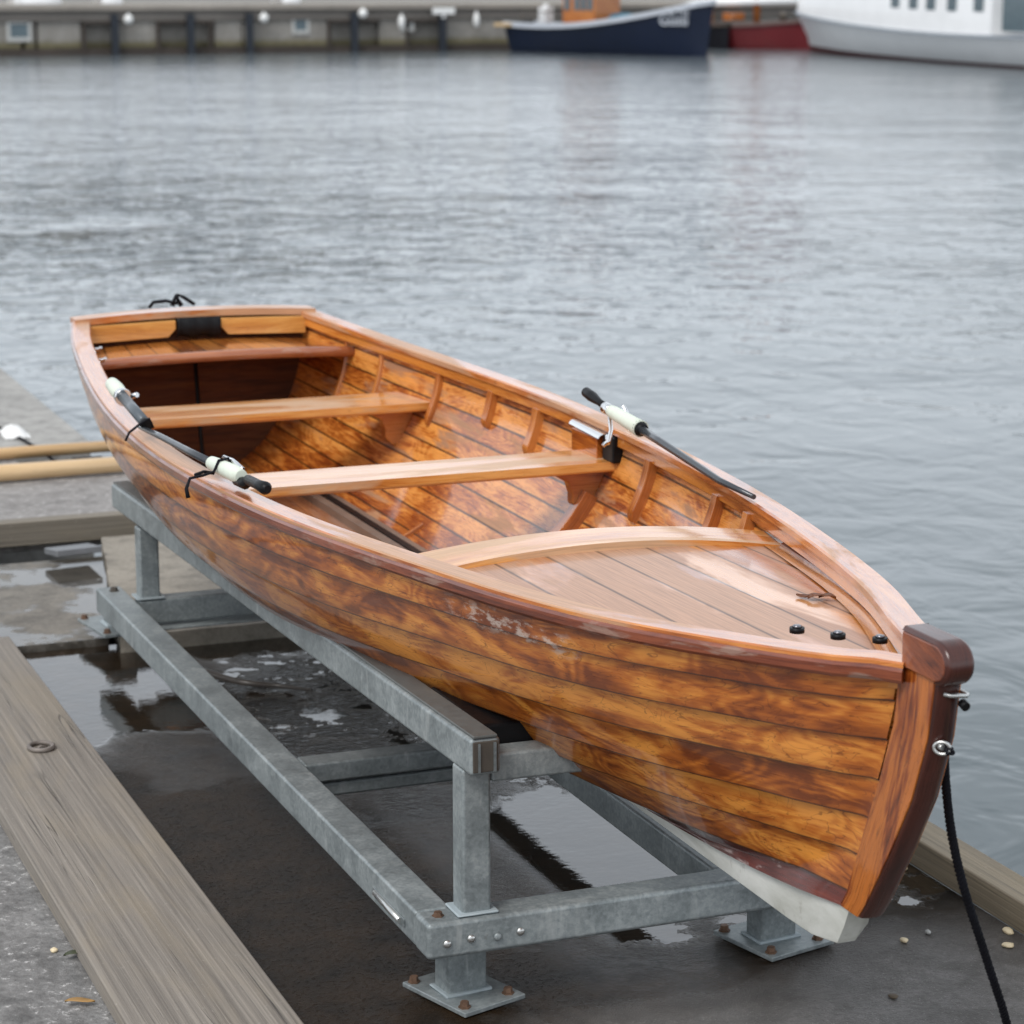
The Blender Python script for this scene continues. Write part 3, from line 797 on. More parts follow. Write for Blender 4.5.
for sgn, x0 in ((1, PX+.032), (-1, 2.425-.032)):
    stl('upper_cross_stub', lambda m: m.bar((x0, 4.366, .497), (x0+sgn*.27, 4.366, .494), .064, .058))
    mb = MB(); mb.prism([(x0+sgn*.004, 4.402, .565), (x0+sgn*.004, 4.402, .47), (x0+sgn*.26, 4.402, .44), (x0+sgn*.26, 4.402, .50), (x0+sgn*.14, 4.402, .565)], 0, 0, ext=(0, .30, 0))
    mb.build('hull_pad', M['black'], stand, bevel=.008)
def hexbolt(p, r, h, mat, par, axis=(0, 0, 1), rnd=False):
    p = Vector(p); ax = Vector(axis); mb = MB()
    if rnd: mb.tube([p, p+ax*h*.5, p+ax*h*.85, p+ax*h], [r, r*.95, r*.7, r*.25], 14)
    else: mb.tube([p, p+ax*h*.25, p+ax*h*.26, p+ax*h], [r*1.35, r*1.35, r, r*.9], 6 if not rnd else 12, smooth=False)
    return mb.build('bolt', M[mat], par)
def foot(x, y, z0, ang, w=.20, d=.165, legw=.088, bolts=True):
    rot = Matrix.Rotation(ang, 3, 'Z')
    lg = stl('foot', lambda m: m.box((x, y, (z0+.010+ZT-S)/2), (legw, .062, ZT-S-z0-.010), Matrix.Rotation(ang*.45, 3, 'Z'), axis=2), bevel=.006)
    pl = stl('base_plate', lambda m: m.box((x+.005, y-.003, z0+.005), (w, d, .010), rot, axis=0), bevel=.002, par=lg)
    wl = stl('weld_collar', lambda m: m.box((x, y, z0+.012), (legw+.018, .078, .008), Matrix.Rotation(ang*.45, 3, 'Z')), 'weld', bevel=.004, par=lg)
    for sx in (-1, 1):
        for sy in (-1, 1):
            o = rot @ Vector((sx*(w/2-.022), sy*(d/2-.02), 0))
            hexbolt((x+o.x, y+o.y, z0+.010), .0095, .013, 'rusty', pl)
foot(1.630, 4.420, .003, R(18), w=.155, d=.205); foot(2.343, 4.445, .003, R(14), w=.175, d=.19); foot(1.60, 7.36, .053, R(8), w=.20, d=.24); foot(2.34, 7.30, .053, R(8))
for i, x in enumerate((1.562, 1.612, 1.668, 1.716)): hexbolt((x, 4.3115, .157+(i % 2)*.004), .0088, .006, 'bright' if i != 2 else 'galv', fc, (0, -1, 0), rnd=True)
hexbolt((1.558, 4.352, ZT+.001), .009, .009, 'rusty', fc)
hexbolt((1.555, 7.22, ZT), .011, .012, 'darksteel', rcb)
# slot plate on the near lower rail
mb = MB(); mb.box((LX0-.0395, 4.55, .155), (.005, .20, .018)); mb.build('slot_plate', M['galvdark'], fc, bevel=.002)
mb = MB(); mb.tube([(LX0-.043, 4.47, .154), (LX0-.043, 4.63, .157)], .0065, 8); mb.build('slot_rod', M['bright'], fc)

# ------------------------------------------------------------------ mooring rope
pts = [(933, 742, 2.006), (938, 733, 2.012), (944, 742, 2.03), (945, 775, 2.05), (951, 830, 2.08), (963, 885, 2.12), (982, 945, 2.18), (1000, 1000, 2.25), (1018, 1050, 2.33)]
RP = []
for (x, y, X) in pts:
    r_ = fw + rt*((x-512)/FPX) - up*((y-512)/FPX); RP.append(CAM + r_*(X/r_.x))
RP[0] = Vector((XC+.002, 3.214, .820))
def spline(P, n=12):
    out = []
    for i in range(len(P)-1):
        p0, p1, p2, p3 = P[max(i-1, 0)], P[i], P[i+1], P[min(i+2, len(P)-1)]
        for k in range(n):
            t = k/n; out.append(.5*((2*p1)+(p2-p0)*t+(2*p0-5*p1+4*p2-p3)*t*t+(3*p1-p0-3*p2+p3)*t**3))
    out.append(P[-1]); return out
last = RP[-1]
RP += [last+Vector((.10, -.05, -.20)), Vector((last.x+.22, last.y-.15, .012)), Vector((last.x+.5, last.y-.5, .012))]
C_ = spline(RP, 26)
mb = MB()
# laid rope: braided look from wound strands
for s in range(3):
    Q = []
    acc = 0; pu = Vector((1, 0, 0))
    for i, p in enumerate(C_):
        if i: acc += (C_[i]-C_[i-1]).length
        dd = (C_[min(i+1, len(C_)-1)]-C_[max(i-1, 0)]).normalized()
        pu = (pu-dd*pu.dot(dd)).normalized(); w = dd.cross(pu)
        a = acc*2*PI/.028+s*2*PI/3
        Q.append(p+(pu*math.cos(a)+w*math.sin(a))*.0036)
    mb.tube(Q, .0046, 8)
o = mb.build('mooring_rope', M['blackcord'], root=RP[0]); tag(o, 'black braided rope hanging from the bow ring to the ground', 'rope')

# ------------------------------------------------------------------ ground and dock
def ground_mat():
    k = NT('wet_quay_concrete'); g = k.geo(); s = k.sep(g); X, Y = s[0], s[1]
    n1 = k.noise(g, 1.7, 5, .6, .3); n2 = k.noise(g, 9, 6, .65); n3 = k.noise(g, 70, 5, .7); n4 = k.noise(g, 230, 3, .7)
    # dark soaked zone under the boat, drier concrete near the bow
    yy = k.math('ADD', Y, k.math('MULTIPLY', k.math('SUBTRACT', n1, .5), 1.1))
    yy = k.math('ADD', yy, k.math('MULTIPLY', k.math('SUBTRACT', n2, .5), .35))
    yy = k.math('SUBTRACT', yy, k.math('MULTIPLY', k.math('SUBTRACT', X, 2.0), .15))
    soak = k.mr(yy, 4.02, 4.42)
    dry = k.mix(k.mr(n3, .3, .7), (.14, .13, .12), (.30, .28, .265))
    dry = k.mix(k.mr(n4, .6, .72, 0, .6), dry, (.34, .33, .31))
    dry = k.mix(k.mr(n2, .38, .6, .65, 0), dry, (.055, .045, .036))
    wet = k.mix(k.mr(n2, .3, .7), (.007, .005, .003), (.032, .019, .010))  # wet concrete; its brown also paints in the hull's reflection
    wet = k.mix(k.mr(n4, .68, .76, 0, .35), wet, (.16, .13, .10))
    gr = k.noise(g, 420, 2, .6); dry = k.mix(k.mr(gr, .35, .7, .45, 0), dry, (.05, .045, .04)); dry = k.mix(k.mr(k.vor(g, 110), .06, .2, .75, 0), dry, (.40, .39, .36))
    wet = k.mix(k.mr(k.noise(k.map(g, (1, 1, 1), (6, 6, 6)), 150, 3, .7), .63, .72, 0, .5), wet, (.20, .16, .12))
    col = k.mix(soak, dry, wet)
    # standing water
    pn = k.noise(k.map(g, (1, 1, 1), (3.7, 1.3, 0)), 2.1, 4, .55, .5)
    lvl = k.math('ADD', pn, k.mr(yy, 4.15, 4.75, -.35, .12))
    lvl = k.math('ADD', lvl, k.math('MULTIPLY', k.math('SUBTRACT', n2, .5), .16))
    pud = k.mr(lvl, .47, .515)
    pud = k.math('MAXIMUM', pud, k.math('MULTIPLY', k.mr(X, 1.85, 2.0), k.mr(yy, 4.45, 4.6)))
    # broken, debris-filled patches
    deb = k.noise(k.map(g, (1, .6, 1), (1.2, 6.1, 0)), 1.55, 3, .5)
    debm = k.math('MULTIPLY', k.mr(deb, .53, .6), k.mr(n2, .42, .52))
    debm = k.math('MULTIPLY', debm, k.mr(X, 1.62, 1.75))
    debm = k.math('MULTIPLY', debm, k.mr(k.math('ADD', Y, k.math('MULTIPLY', X, -.9)), 3.55, 3.9))
    smoothz = k.math('MULTIPLY', k.mr(X, 1.85, 2.0), k.mr(yy, 4.45, 4.6))
    pud = k.math('MULTIPLY', pud, k.math('SUBTRACT', 1., k.math('MULTIPLY', debm, .9)))
    debm = debm
    mid = k.math('MULTIPLY', k.mr(X, 2.05, 1.80), k.mr(k.math('ADD', Y, k.math('MULTIPLY', k.math('SUBTRACT', n1, .5), 1.6)), 6.35, 5.95))
    pud = k.math('MULTIPLY', pud, k.math('SUBTRACT', 1., mid))
    damp = k.mr(k.noise(k.map(g, (1, 1, 1), (8, 8, 0)), 3.3, 5, .6), .4, .6)
    wild = k.math('MULTIPLY', k.math('MULTIPLY', k.mr(X, 1.66, 1.78), k.mr(X, 2.5, 2.35)), k.math('MULTIPLY', k.mr(yy, 5.45, 5.75), k.mr(yy, 7.0, 6.75)))
    wild = k.math('MULTIPLY', wild, k.mr(n2, .44, .50))
    rough = k.mix(pud, k.mix(soak, k.mix(damp, .34, .62), k.mix(mid, .22, k.mr(n3, .35, .6, .08, .3))), .02)
    h = k.math('ADD', k.math('MULTIPLY', n3, .9), k.math('MULTIPLY', n4, .7)); h = k.math('ADD', h, k.math('MULTIPLY', n2, .8))
    hh = k.mix(k.math('MULTIPLY', mid, .5), h, .3)
    hh = k.mix(wild, hh, k.math('MULTIPLY', k.noise(k.map(g, (1, 2, 1)), 26, 4, .6, .8), 1.3))
    pud = k.math('MULTIPLY', pud, k.math('SUBTRACT', 1., wild))
    col = k.mix(wild, col, (.004, .004, .004)); rough = k.mix(wild, rough, .06)
    hh = k.mix(pud, hh, k.math('ADD', k.math('MULTIPLY', k.noise(g, 11, 3, .5), .085), k.math('MULTIPLY', k.noise(k.map(g, (1, 1.6, 1)), 34, 3, .55), .04)))
    ior = k.mix(pud, k.mix(wild, k.mix(soak, 1.45, k.mix(mid, 1.28, 1.16)), 1.9), 1.85)
    k.set(col=col, rough=rough, nrm=k.bump(hh, .8, .012), ior=ior)
    return k.m
M['ground'] = ground_mat()
def gritty(name, a, b, sc_=70, fleck=(.45, .44, .42), fl=.66, wetness=.0, bump=.7, rough=.8):
    k = NT(name); g = k.geo()
    n1 = k.noise(g, 2.2, 5, .6); n3 = k.noise(g, sc_, 5, .75); v = k.vor(g, sc_*1.6)
    n2 = k.noise(g, 11, 5, .65)
    col = k.mix(k.mr(k.math('MULTIPLY_ADD', n1, .5, k.math('MULTIPLY', n3, .5)), .34, .64), a, b)
    col = k.mix(k.mr(n3, fl, fl+.07, 0, .85), col, fleck)
    col = k.mix(k.mr(n2, .36, .52, .5, 0), col, tuple(v*.55 for v in a))
    w = k.mr(k.noise(k.map(g, (1, 1, 1), (5, 5, 0)), 2.6, 5, .6), .60-wetness*.3, .66-wetness*.3)
    w = k.math('MULTIPLY', w, 1. if wetness else 0.)
    k.set(col=k.mix(w, col, k.mix(.6, col, (.02, .017, .014))), rough=k.mix(w, rough, .05), nrm=k.bump(k.mix(w, k.math('SUBTRACT', n3, k.math('MULTIPLY', v, .5)), .2), bump, .006))
    return k.m
M['asphalt'] = gritty('grey_gritty_ground', (.10, .096, .092), (.30, .29, .28), 42, fleck=(.66, .64, .62), fl=.59, bump=1.)
M['slab'] = gritty('damp_concrete_slab', (.12, .11, .095), (.26, .235, .20), 55, wetness=.5, bump=.45)
M['slabtan'] = gritty('tan_concrete_slab', (.21, .185, .15), (.36, .32, .265), 60, bump=.35)
M['pier'] = gritty('gravelly_pier_top', (.20, .185, .175), (.36, .34, .325), 45, fleck=(.6, .58, .56), fl=.58)
M['pierfar'] = gritty('far_pier_top', (.25, .24, .225), (.40, .385, .36), 20, bump=.4)

def slab(name, poly, zt_, zb, mat, bevel=0, jag=0, **kw):
    mb = MB(); n = len(poly)
    P = []
    for i in range(n):
        a, b = Vector((*poly[i], 0)), Vector((*poly[(i+1) % n], 0)); m = max(1, int((b-a).length/.06)) if jag else 1
        m = min(m, 120)
        for q in range(m):
            p = a.lerp(b, q/m)
            if jag and q: p += Vector((random.uniform(-1, 1), random.uniform(-1, 1), 0))*jag
            P.append((p.x, p.y, zt_))
    mb.prism(P, 0, 0, ext=(0, 0, zb-zt_))
    o = mb.build(name, mat, root=(poly[0][0], poly[0][1], zt_), bevel=bevel); 
    return o
# main quay floor: x up to 2.955, y up to 8.5 (z 0)
o = slab('quay_floor', [(-12, -4), (2.86, -4), (2.86, 7.34), (-12, 7.34)], 0, -.9, M['ground']); tag(o, kind='structure')
o = slab('rear_slab', [(-12, 7.345), (1.56, 7.345), (1.80, 8.45), (-12, 8.45)], .022, -.9, M['slab'], jag=.006); tag(o, kind='structure')
o = slab('rear_slab', [(1.572, 7.235), (3.0, 7.235), (3.0, 8.62), (1.818, 8.62)], .052, -.9, M['slabtan'], jag=.004); tag(o, kind='structure')
o = slab('asphalt', [(-12, -4), (.96, -4), (.96, 7.1), (-12, 7.1)], .006, -.02, M['asphalt']); tag(o, kind='structure')
# big weathered plank between asphalt and wet floor
mb = MB(); mb.box((1.104, 1.7, .0285), (.317, 11.35, .043)); o = mb.build('timber_plank', M['plank'], bevel=.005, root=(1.1, 4, 0))
tag(o, 'wide weathered grey plank with an iron ring lying between asphalt and wet floor', 'plank')
mb = MB(); mb.box((2.905, 1.6, .035), (.095, 12.3, .07)); o = mb.build('edge_timber', M['timber'], bevel=.005, root=(2.9, 4, 0))
tag(o, 'weathered edge timber along the water right of the bow', 'timber')
# ring
rp = at(41, 748, .052)
mb = MB(); n = 20
mb.tube([rp+Vector((.031*math.cos(2*PI*i/n), .036*math.sin(2*PI*i/n), .004)) for i in range(n+1)], .0065, 8)
mb.tube([rp+Vector((-.012, .0, -.004)), rp+Vector((0, .004, .004)), rp+Vector((.018, .002, .0))], .004, 6)
o = mb.build('iron_ring', plain('old_iron', (.22, .19, .17), .6, .4), root=rp); tag(o, 'small round iron ring set in the weathered plank', 'ring')
# rear pier with timber fascia
o = slab('rear_pier', [(-6, 8.80), (2.9, 8.80), (2.9, 9.66), (1.80, 9.66), (1.72, 10.249), (-6, 10.249)], .10, -.02, M['pier'], bevel=.01); tag(o, 'gravelly pier strip behind the slabs with two oars lying across it', 'pier')
mb = MB(); mb.box((-1.5, 8.762, .062), (9, .07, .088)); o = mb.build('fascia_timber', M['timberdark'], bevel=.004, root=(1, 8.76, .06)); tag(o, 'long dark timber on the front edge of the gravelly pier strip', 'timber')
o = slab('far_pier', [(-14, 10.25), (2.13, 10.25), (2.20, 20), (-14, 20)], .10, -.9, M['pierfar'], bevel=.01); tag(o, 'plain grey pier deck running back beside the water left of the stern', 'pier')
# oars
def oar(y, z, r, xr, tilt, label, g='wooden oars lying on the rear pier'):
    t = thing('oar', (1.0, y, .10), label, 'oar', g)
    mb = MB(); mb.tube([(-.6, y-tilt*.6, z), (.6, y, z), (1.6, y+tilt*.5, z), (xr, y+tilt*.9, z)], [r, r, r*.96, r*.85], 14); mb.build('shaft', M['oar'], t)
    mb = MB(); G = []
    for i in range(9):
        u = i/8; w = .028+.055*math.sin(PI*min(1, u*.7+.1)); x = -.6-.55*u
        G.append([(x, y-tilt*.7-w, z), (x, y-tilt*.7, z+.012), (x, y-tilt*.7+w, z), (x, y-tilt*.7, z-.012), (x, y-tilt*.7-w, z)])
    mb.grid(G, 0); mb.build('blade', M['oar'], t)
oar(9.93, .130, .0265, 2.75, .03, 'thinner rear wooden oar shaft lying across the gravelly pier')
oar(9.47, .138, .035, 2.65, .06, 'thicker front wooden oar shaft lying across the gravelly pier')
# third oar whose rounded blade tip shows between the shafts
bp = at(38, 463, .125)
t = thing('oar', (bp.x-.3, bp.y, .10), 'oar with rounded pale blade tip showing between the two oar shafts', 'oar')
mb = MB(); G = []
for i in range(12):
    u = i/11; w = .058*math.sqrt(max(0, 1-(max(0, u-.55)/.45)**2))*lerp(.5, 1, min(1, u*2))+.001; x = bp.x-.55+.55*u
    G.append([Vector((x, bp.y-.03-w, .118)), Vector((x, bp.y-.03, .132)), Vector((x, bp.y-.03+w, .118)), Vector((x, bp.y-.03, .108)), Vector((x, bp.y-.03-w, .118))])
mb.grid(G); mb.build('blade', M['oar'], t)
mb = MB(); mb.tube([(bp.x-.5, bp.y-.03, .122), (bp.x-2, bp.y-.10, .122)], .02, 10); mb.build('shaft', M['oar'], t)
# black cable, white cloth
c1 = [at(-10, 423, .106), at(12, 434, .106), at(35, 447, .106), at(52, 459, .106), at(66, 470, .106)]
mb = MB(); mb.tube(spline(c1, 8), .007, 8); o = mb.build('black_cable', M['blackcord'], root=c1[1]); tag(o, 'black cable lying across the pier and under the oars beside the white cloth', 'cable')
cp = at(14, 435, .10); G = []
mb = MB()
for i in range(11):
    row = []
    for j in range(11):
        x, y = (i/10-.5)*2, (j/10-.5)*2; rr_ = math.hypot(x, y)
        z = .05*max(0, 1-rr_**2*.8)+.018*mnoise.noise(Vector((x*2.3, y*2.3, 1)))
        row.append(cp+Vector((x*.055, y*.11, max(z*.9, .003))))
    G.append(row)
mb.grid(G); o = mb.build('white_cloth', plain('white_cloth', (.75, .74, .72), .8, var=.08), root=cp); tag(o, 'crumpled white cloth on the far pier left of the boat', 'cloth')
for (px, py, s_) in ((87, 463, .05), (108, 463, .045)):
    p = at(px, py, .03); mb = MB()
    mb.tube([p+Vector((-s_*1.4, 0, -.06)), p+Vector((-s_, 0, 0)), p+Vector((s_, 0, 0)), p+Vector((s_*1.5, 0, -.06))], .03, 10)
    o = mb.build('rubber_fender', M['black'], root=p); tag(o, 'black rubber fender between the oars and the far pier, ' + ('left' if px < 100 else 'right') + ' one of two', 'fender', 'black fenders behind the oars')
# loose grey tile near the gap
tp = at(73, 550, .07)
mb = MB(); mb.box(tp, (.16, .14, .022), Matrix.Rotation(R(8), 3, 'Z') @ Matrix.Rotation(R(-7), 3, 'X')); o = mb.build('loose_tile', plain('grey_tile', (.16, .165, .175), .5, var=.2), root=tp, bevel=.003); tag(o, 'small loose grey tile lying at the edge of the dark gap', 'tile')
# stick in the puddle
sp = [at(205, 672, .015), at(240, 682, .02), at(280, 686, .012), at(312, 690, .02)]
mb = MB(); mb.tube(spline(sp, 6), [.012-.008*i/18 for i in range(19)], 8); o = mb.build('stick', plain('wet_bark', (.05, .042, .036), .35, var=.4), root=sp[1]); tag(o, 'dark wet stick lying in the puddle between the stand rails', 'stick')
# shells and pebbles
def pebble(px, py, sx, sy, sz, mat, label, name, cat, grp, z=0.0, seed=0):
    p = at(px, py, z+.004); mb = MB(); G = []
    for i in range(9):
        a = PI*i/8; row = []
        for j in range(15):
            b = 2*PI*(j % 14)/14
            q = Vector((math.sin(a)*math.cos(b), math.sin(a)*math.sin(b), math.cos(a)))
            r_ = 1+.22*mnoise.noise(q*1.4+Vector((seed*3.1, seed, 0)))
            row.append(p+Vector((q.x*sx*r_, q.y*sy*r_, q.z*sz*r_)))
        G.append(row)
    mb.grid(G); o = mb.build(name, mat, root=p, weld=True); tag(o, label, cat, grp); return o
g = 'pale shells on the wet floor by the edge timber'
pebble(1008, 931, .011, .016, .007, M['shell'], 'round yellowish shell beside the edge timber, upper of the two at right', 'shell', 'shell', g, seed=1)
pebble(1008, 945, .013, .013, .005, M['shell'], 'flat pale shell just below the yellow round shell', 'shell', 'shell', g, seed=2)
pebble(904, 940, .008, .011, .005, M['shell'], 'small pale shell on the wet floor right of the keel nose', 'shell', 'shell', g, seed=3)
pebble(903, 868, .010, .012, .005, M['shell'], 'pale shell lying tight under the edge timber beside the stem', 'shell', 'shell', g, seed=4)
pebble(928, 932, .006, .008, .005, M['pebble'], 'tiny grey pebble between the stem foot and the rope', 'pebble', 'pebble', None, seed=5)
pebble(893, 996, .010, .012, .004, plain('brown_clod', (.10, .075, .05), .7), 'flat brown clod on the concrete below the bow', 'clod', 'clod', None, seed=6)
pebble(54, 950, .008, .009, .005, M['shell'], 'small white chip on the asphalt above the green leaf', 'chip', 'chip', None, z=.006, seed=7)
for i, (px, py, L, a, mat, lb) in enumerate(((76, 955, .028, .2, plain('green_leaf', (.07, .08, .04), .5, var=.4), 'small dull green leaf on the asphalt against the plank'), (80, 1003, .030, -.3, plain('ochre_leaf', (.42, .24, .08), .5, var=.3), 'ochre yellow leaf on the asphalt near the bottom of the picture'))):
    p = at(px, py, .012); mb = MB(); G = []
    for k_ in range(9):
        t_ = k_/8; w = .010*math.sin(PI*t_)**.7+.0005; x = (t_-.5)*2*L
        G.append([p+Vector((x*math.cos(a)-s*w*math.sin(a), x*math.sin(a)+s*w*math.cos(a), .003+abs(s)*.003+.002*math.sin(5*t_))) for s in (-1, 0, 1)])
    mb.grid(G); o = mb.build('fallen_leaf', mat, root=p); tag(o, lb, 'leaf'); sd = o.modifiers.new('s', 'SOLIDIFY'); sd.thickness = .001

# ------------------------------------------------------------------ water
def water_mat():
    k = NT('harbour_water'); g = k.geo()
    c = at(120, 205, -.6)
    rot = R(-15)
    a1 = k.noise(k.map(g, (1.0, .85, 1), rot=(0, 0, rot)), 2.3, 3., .5, .7)
    a2 = k.noise(k.map(g, (1, .8, 1), (3, 1, 0), (0, 0, R(20))), 6.0, 3, .5, .5)
    a3 = k.noise(k.map(g, (1, 1.4, 1), (9, 1, 0), (0, 0, R(-40))), .28, 3, .5, .4)
    s = k.sep(g)
    # a ruffled patch of wind-blown water in the left distance
    dx = k.math('MULTIPLY', k.math('SUBTRACT', s[0], c.x-2.0), 1/5.5); dy = k.math('MULTIPLY', k.math('SUBTRACT', s[1], c.y), 1/10.)
    d2 = k.math('SQRT', k.math('ADD', k.math('MULTIPLY', dx, dx), k.math('MULTIPLY', dy, dy)))
    patch = k.math('MULTIPLY', k.mr(d2, 1.1, .35), k.mr(k.noise(g, .35, 3), .35, .6))
    calm = k.mr(k.noise(k.map(g, (1, .5, 1), (2, 7, 0)), .12, 3, .5), .35, .65, .6, 1.25)
    near = k.mr(s[1], 4, 26, .55, 1.15)
    fine = k.mr(s[1], 5, 16, .10, 1.)
    h = k.math('ADD', k.math('MULTIPLY', a1, .046), k.math('MULTIPLY', k.math('MULTIPLY', a2, .014), fine))
    h = k.math('ADD', h, k.math('MULTIPLY', a3, .10))
    h = k.math('MULTIPLY', h, k.math('MULTIPLY', calm, near))
    h = k.math('ADD', h, k.math('MULTIPLY', k.math('MULTIPLY', patch, a1), .16))
    k.set(col=k.mix(k.mr(s[1], 8, 60), (.030, .050, .056), (.12, .138, .15)), rough=k.mr(s[1], 8, 70, .03, .13), ior=1.45, nrm=k.bump(h, 1., 1.0))  # base colour lightens with distance, painting in the bright sky reflection
    return k.m
M['water'] = water_mat()
mb = MB()
mb.v.extend(Vector(p) for p in ((-400, -60, -.6), (500, -60, -.6), (500, 600, -.6), (-400, 600, -.6)))
mb.face([0, 1, 2, 3]); o = mb.build('harbour_water', M['water'], recalc=False); tag(o, kind='structure')

# ------------------------------------------------------------------ far quay
A, B_ = at(0, 56.5, -.6), at(500, 50.5, -.6)
qd = (B_-A).normalized(); qn = Vector((-qd.y, qd.x, 0))    # away from camera
def Q(s_, d_, z): return A+qd*s_+qn*d_+Vector((0, 0, z+.6))
LQ = (B_-A).length; ppm = 500/LQ       # px per metre along the wall
def S_(px): return px/ppm
def conc():
    k = NT('old_quay_concrete'); g = k.geo()
    n = k.noise(k.map(g, (1, 1, .35)), 1.1, 6, .65); n2 = k.noise(g, 6, 5, .7)
    z = k.sep(g)[2]
    col = k.mix(k.mr(n, .3, .7), (.20, .185, .165), (.36, .34, .31))
    col = k.mix(k.mr(n2, .35, .65, .3, 0), col, (.13, .12, .10))
    zz = k.math('ADD', z, k.math('MULTIPLY', k.math('SUBTRACT', n2, .5), .25))
    col = k.mix(k.mr(zz, -.22, -.05, 1, 0), col, (.15, .13, .07))
    col = k.mix(k.mr(zz, -.40, -.28, 1, 0), col, (.025, .022, .016))
    k.set(col=col, rough=.85, nrm=k.bump(n2, .3, .03)); return k.m
M['conc'] = conc()
M['navy'] = plain('navy_steel', (.014, .019, .028), .5, var=.3)
M['woodfend'] = plain('dark_fender_wood', (.055, .043, .035), .8, var=.4, sc_=6)
qw = thing('far_quay_wall', Q(0, 0, -.6), 'long grey concrete quay wall across the harbour with dark timber recesses', 'quay wall')
yawq = math.atan2(qd.y, qd.x); RQ = Matrix.Rotation(yawq, 3, 'Z')
def qbox(mb, px0, px1, z0, z1, d0, d1, mi=0):
    mb.box(Q(S_((px0+px1)/2), (d0+d1)/2, (z0+z1)/2), (S_(px1-px0), d1-d0, z1-z0), RQ, mi, 0)
QT = 1.16      # top
mb = MB(); qbox(mb, -900, 2600, -1.6, QT-.55, .35, 8); 
for (a, b) in ((-900, 20), (24, 33), (36, 76), (110, 148), (205, 232), (234, 318), (372, 400), (440, 800), (800, 2600)):
    qbox(mb, a, b, -1.6, QT-.56, 0, .36)
mb.build('wall', M['conc'], qw, bevel=.02)
mb = MB(); qbox(mb, -900, 2600, QT-.56, QT-.22, -.10, 8); mb.build('waling_band', plain('band', (.16, .145, .13), .85, sc_=3), qw)
mb = MB(); qbox(mb, -900, 2600, QT-.215, QT, -.22, 8.2); mb.build('coping', plain('coping', (.30, .27, .235), .85, sc_=3), qw, bevel=.03)
mb = MB(); qbox(mb, -900, 2600, -.62, -.36, -.04, .02); mb.build('tide_timber', M['woodfend'], qw)
for (a, b) in ((77, 80), (148, 151), (199, 202), (318, 321), (399, 402)):
    mb = MB(); qbox(mb, a, b, -.6, QT-.6, -.09, .0); mb.build('recess_frame', M['woodfend'], qw)
for (a, b) in ((77, 110), (148, 205), (318, 372), (400, 440)):
    mb = MB(); qbox(mb, a, b, QT-.68, QT-.57, -.12, .3); mb.build('recess_lintel', M['woodfend'], qw)
for px in (107, 180, 238, 344, 436):
    mb = MB(); qbox(mb, px-3.4, px+3.4, -1.4, QT-.32, -.34, -.13)
    o = mb.build('fender_pile', M['navy'], root=Q(S_(px), -.2, -.6), bevel=.02)
    near = {107: 'leftmost dark blue fender pile against the far quay wall', 180: 'second dark blue fender pile from the left on the far quay', 238: 'dark blue fender pile left of the grey quay window', 344: 'dark blue fender pile right of the framed quay window', 436: 'dark blue fender pile under the white sign near the blue boat'}
    tag(o, near[px], 'fender pile', 'fender piles along the far quay')
def ball(px, z, r, lab, sx=1, sz=1):
    c = Q(S_(px), -.42, z); mb = MB(); G = []
    for i in range(9):
        a = PI*i/8; G.append([c+Vector((r*sx*math.sin(a)*math.cos(b*PI/6), r*sx*math.sin(a)*math.sin(b*PI/6), r*sz*math.cos(a))) for b in range(13)])
    mb.grid(G); mb.tube([c+Vector((0, 0, r*sz*.9)), c+Vector((0, 0, r*sz*1.25))], r*.25, 8); o = mb.build('mooring_buoy', M['buoy'], root=c, weld=True); tag(o, lab, 'buoy', 'white buoys hung on the far quay')
M['buoy'] = plain('buoy_white', (.82, .82, .80), .5, var=.06)
ball(119, QT-.52, .17, 'round white buoy right of the leftmost fender pile')
ball(251, QT-.50, .17, 'round white buoy right of the third fender pile on the quay')
ball(351, QT-.36, .17, 'round white buoy high on the quay above the fourth fender pile')
ball(391, QT-.68, .15, 'tall white buoy beside the bluish quay window', .85, 1.7)
ball(470, QT-.62, .15, 'tall white buoy on the quay just left of the blue boat', .8, 1.8)
# windows in the wall
M['glassdark'] = plain('dim_glass', (.10, .14, .16), .2, var=.2)
M['frameq'] = plain('pale_frame', (.48, .48, .46), .7, var=.1)
for (a, b, z0, z1, lab) in ((7, 30, .0, .68, None), (282, 300, .17, .80, None), (393, 408, .24, .82, None)):
    mb = MB(); 
    qbox(mb, a, a+3.2, z0-.1, z1-.1, -.05, .0); qbox(mb, b-3.2, b, z0-.1, z1-.1, -.05, .0)
    qbox(mb, a+3.2, b-3.2, z0-.1, z0+.04, -.05, .0); qbox(mb, a+3.2, b-3.2, z1-.17, z1-.1, -.05, .0)
    f = mb.build('window', M['frameq'], qw, bevel=.01)
    mb = MB(); qbox(mb, a+3.2, b-3.2, z0+.04, z1-.17, -.02, -.004); mb.build('pane', M['glassdark'], f)
mb = MB(); qbox(mb, 424, 447, QT-.40, QT-.16, -.44, -.37); qbox(mb, 434, 437, QT-.55, QT-.40, -.42, -.38); o = mb.build('quay_sign', M['buoy'], root=Q(S_(435), -.4, .8), bevel=.01); tag(o, 'small blank white sign above the fender pile left of the blue boat', 'sign')
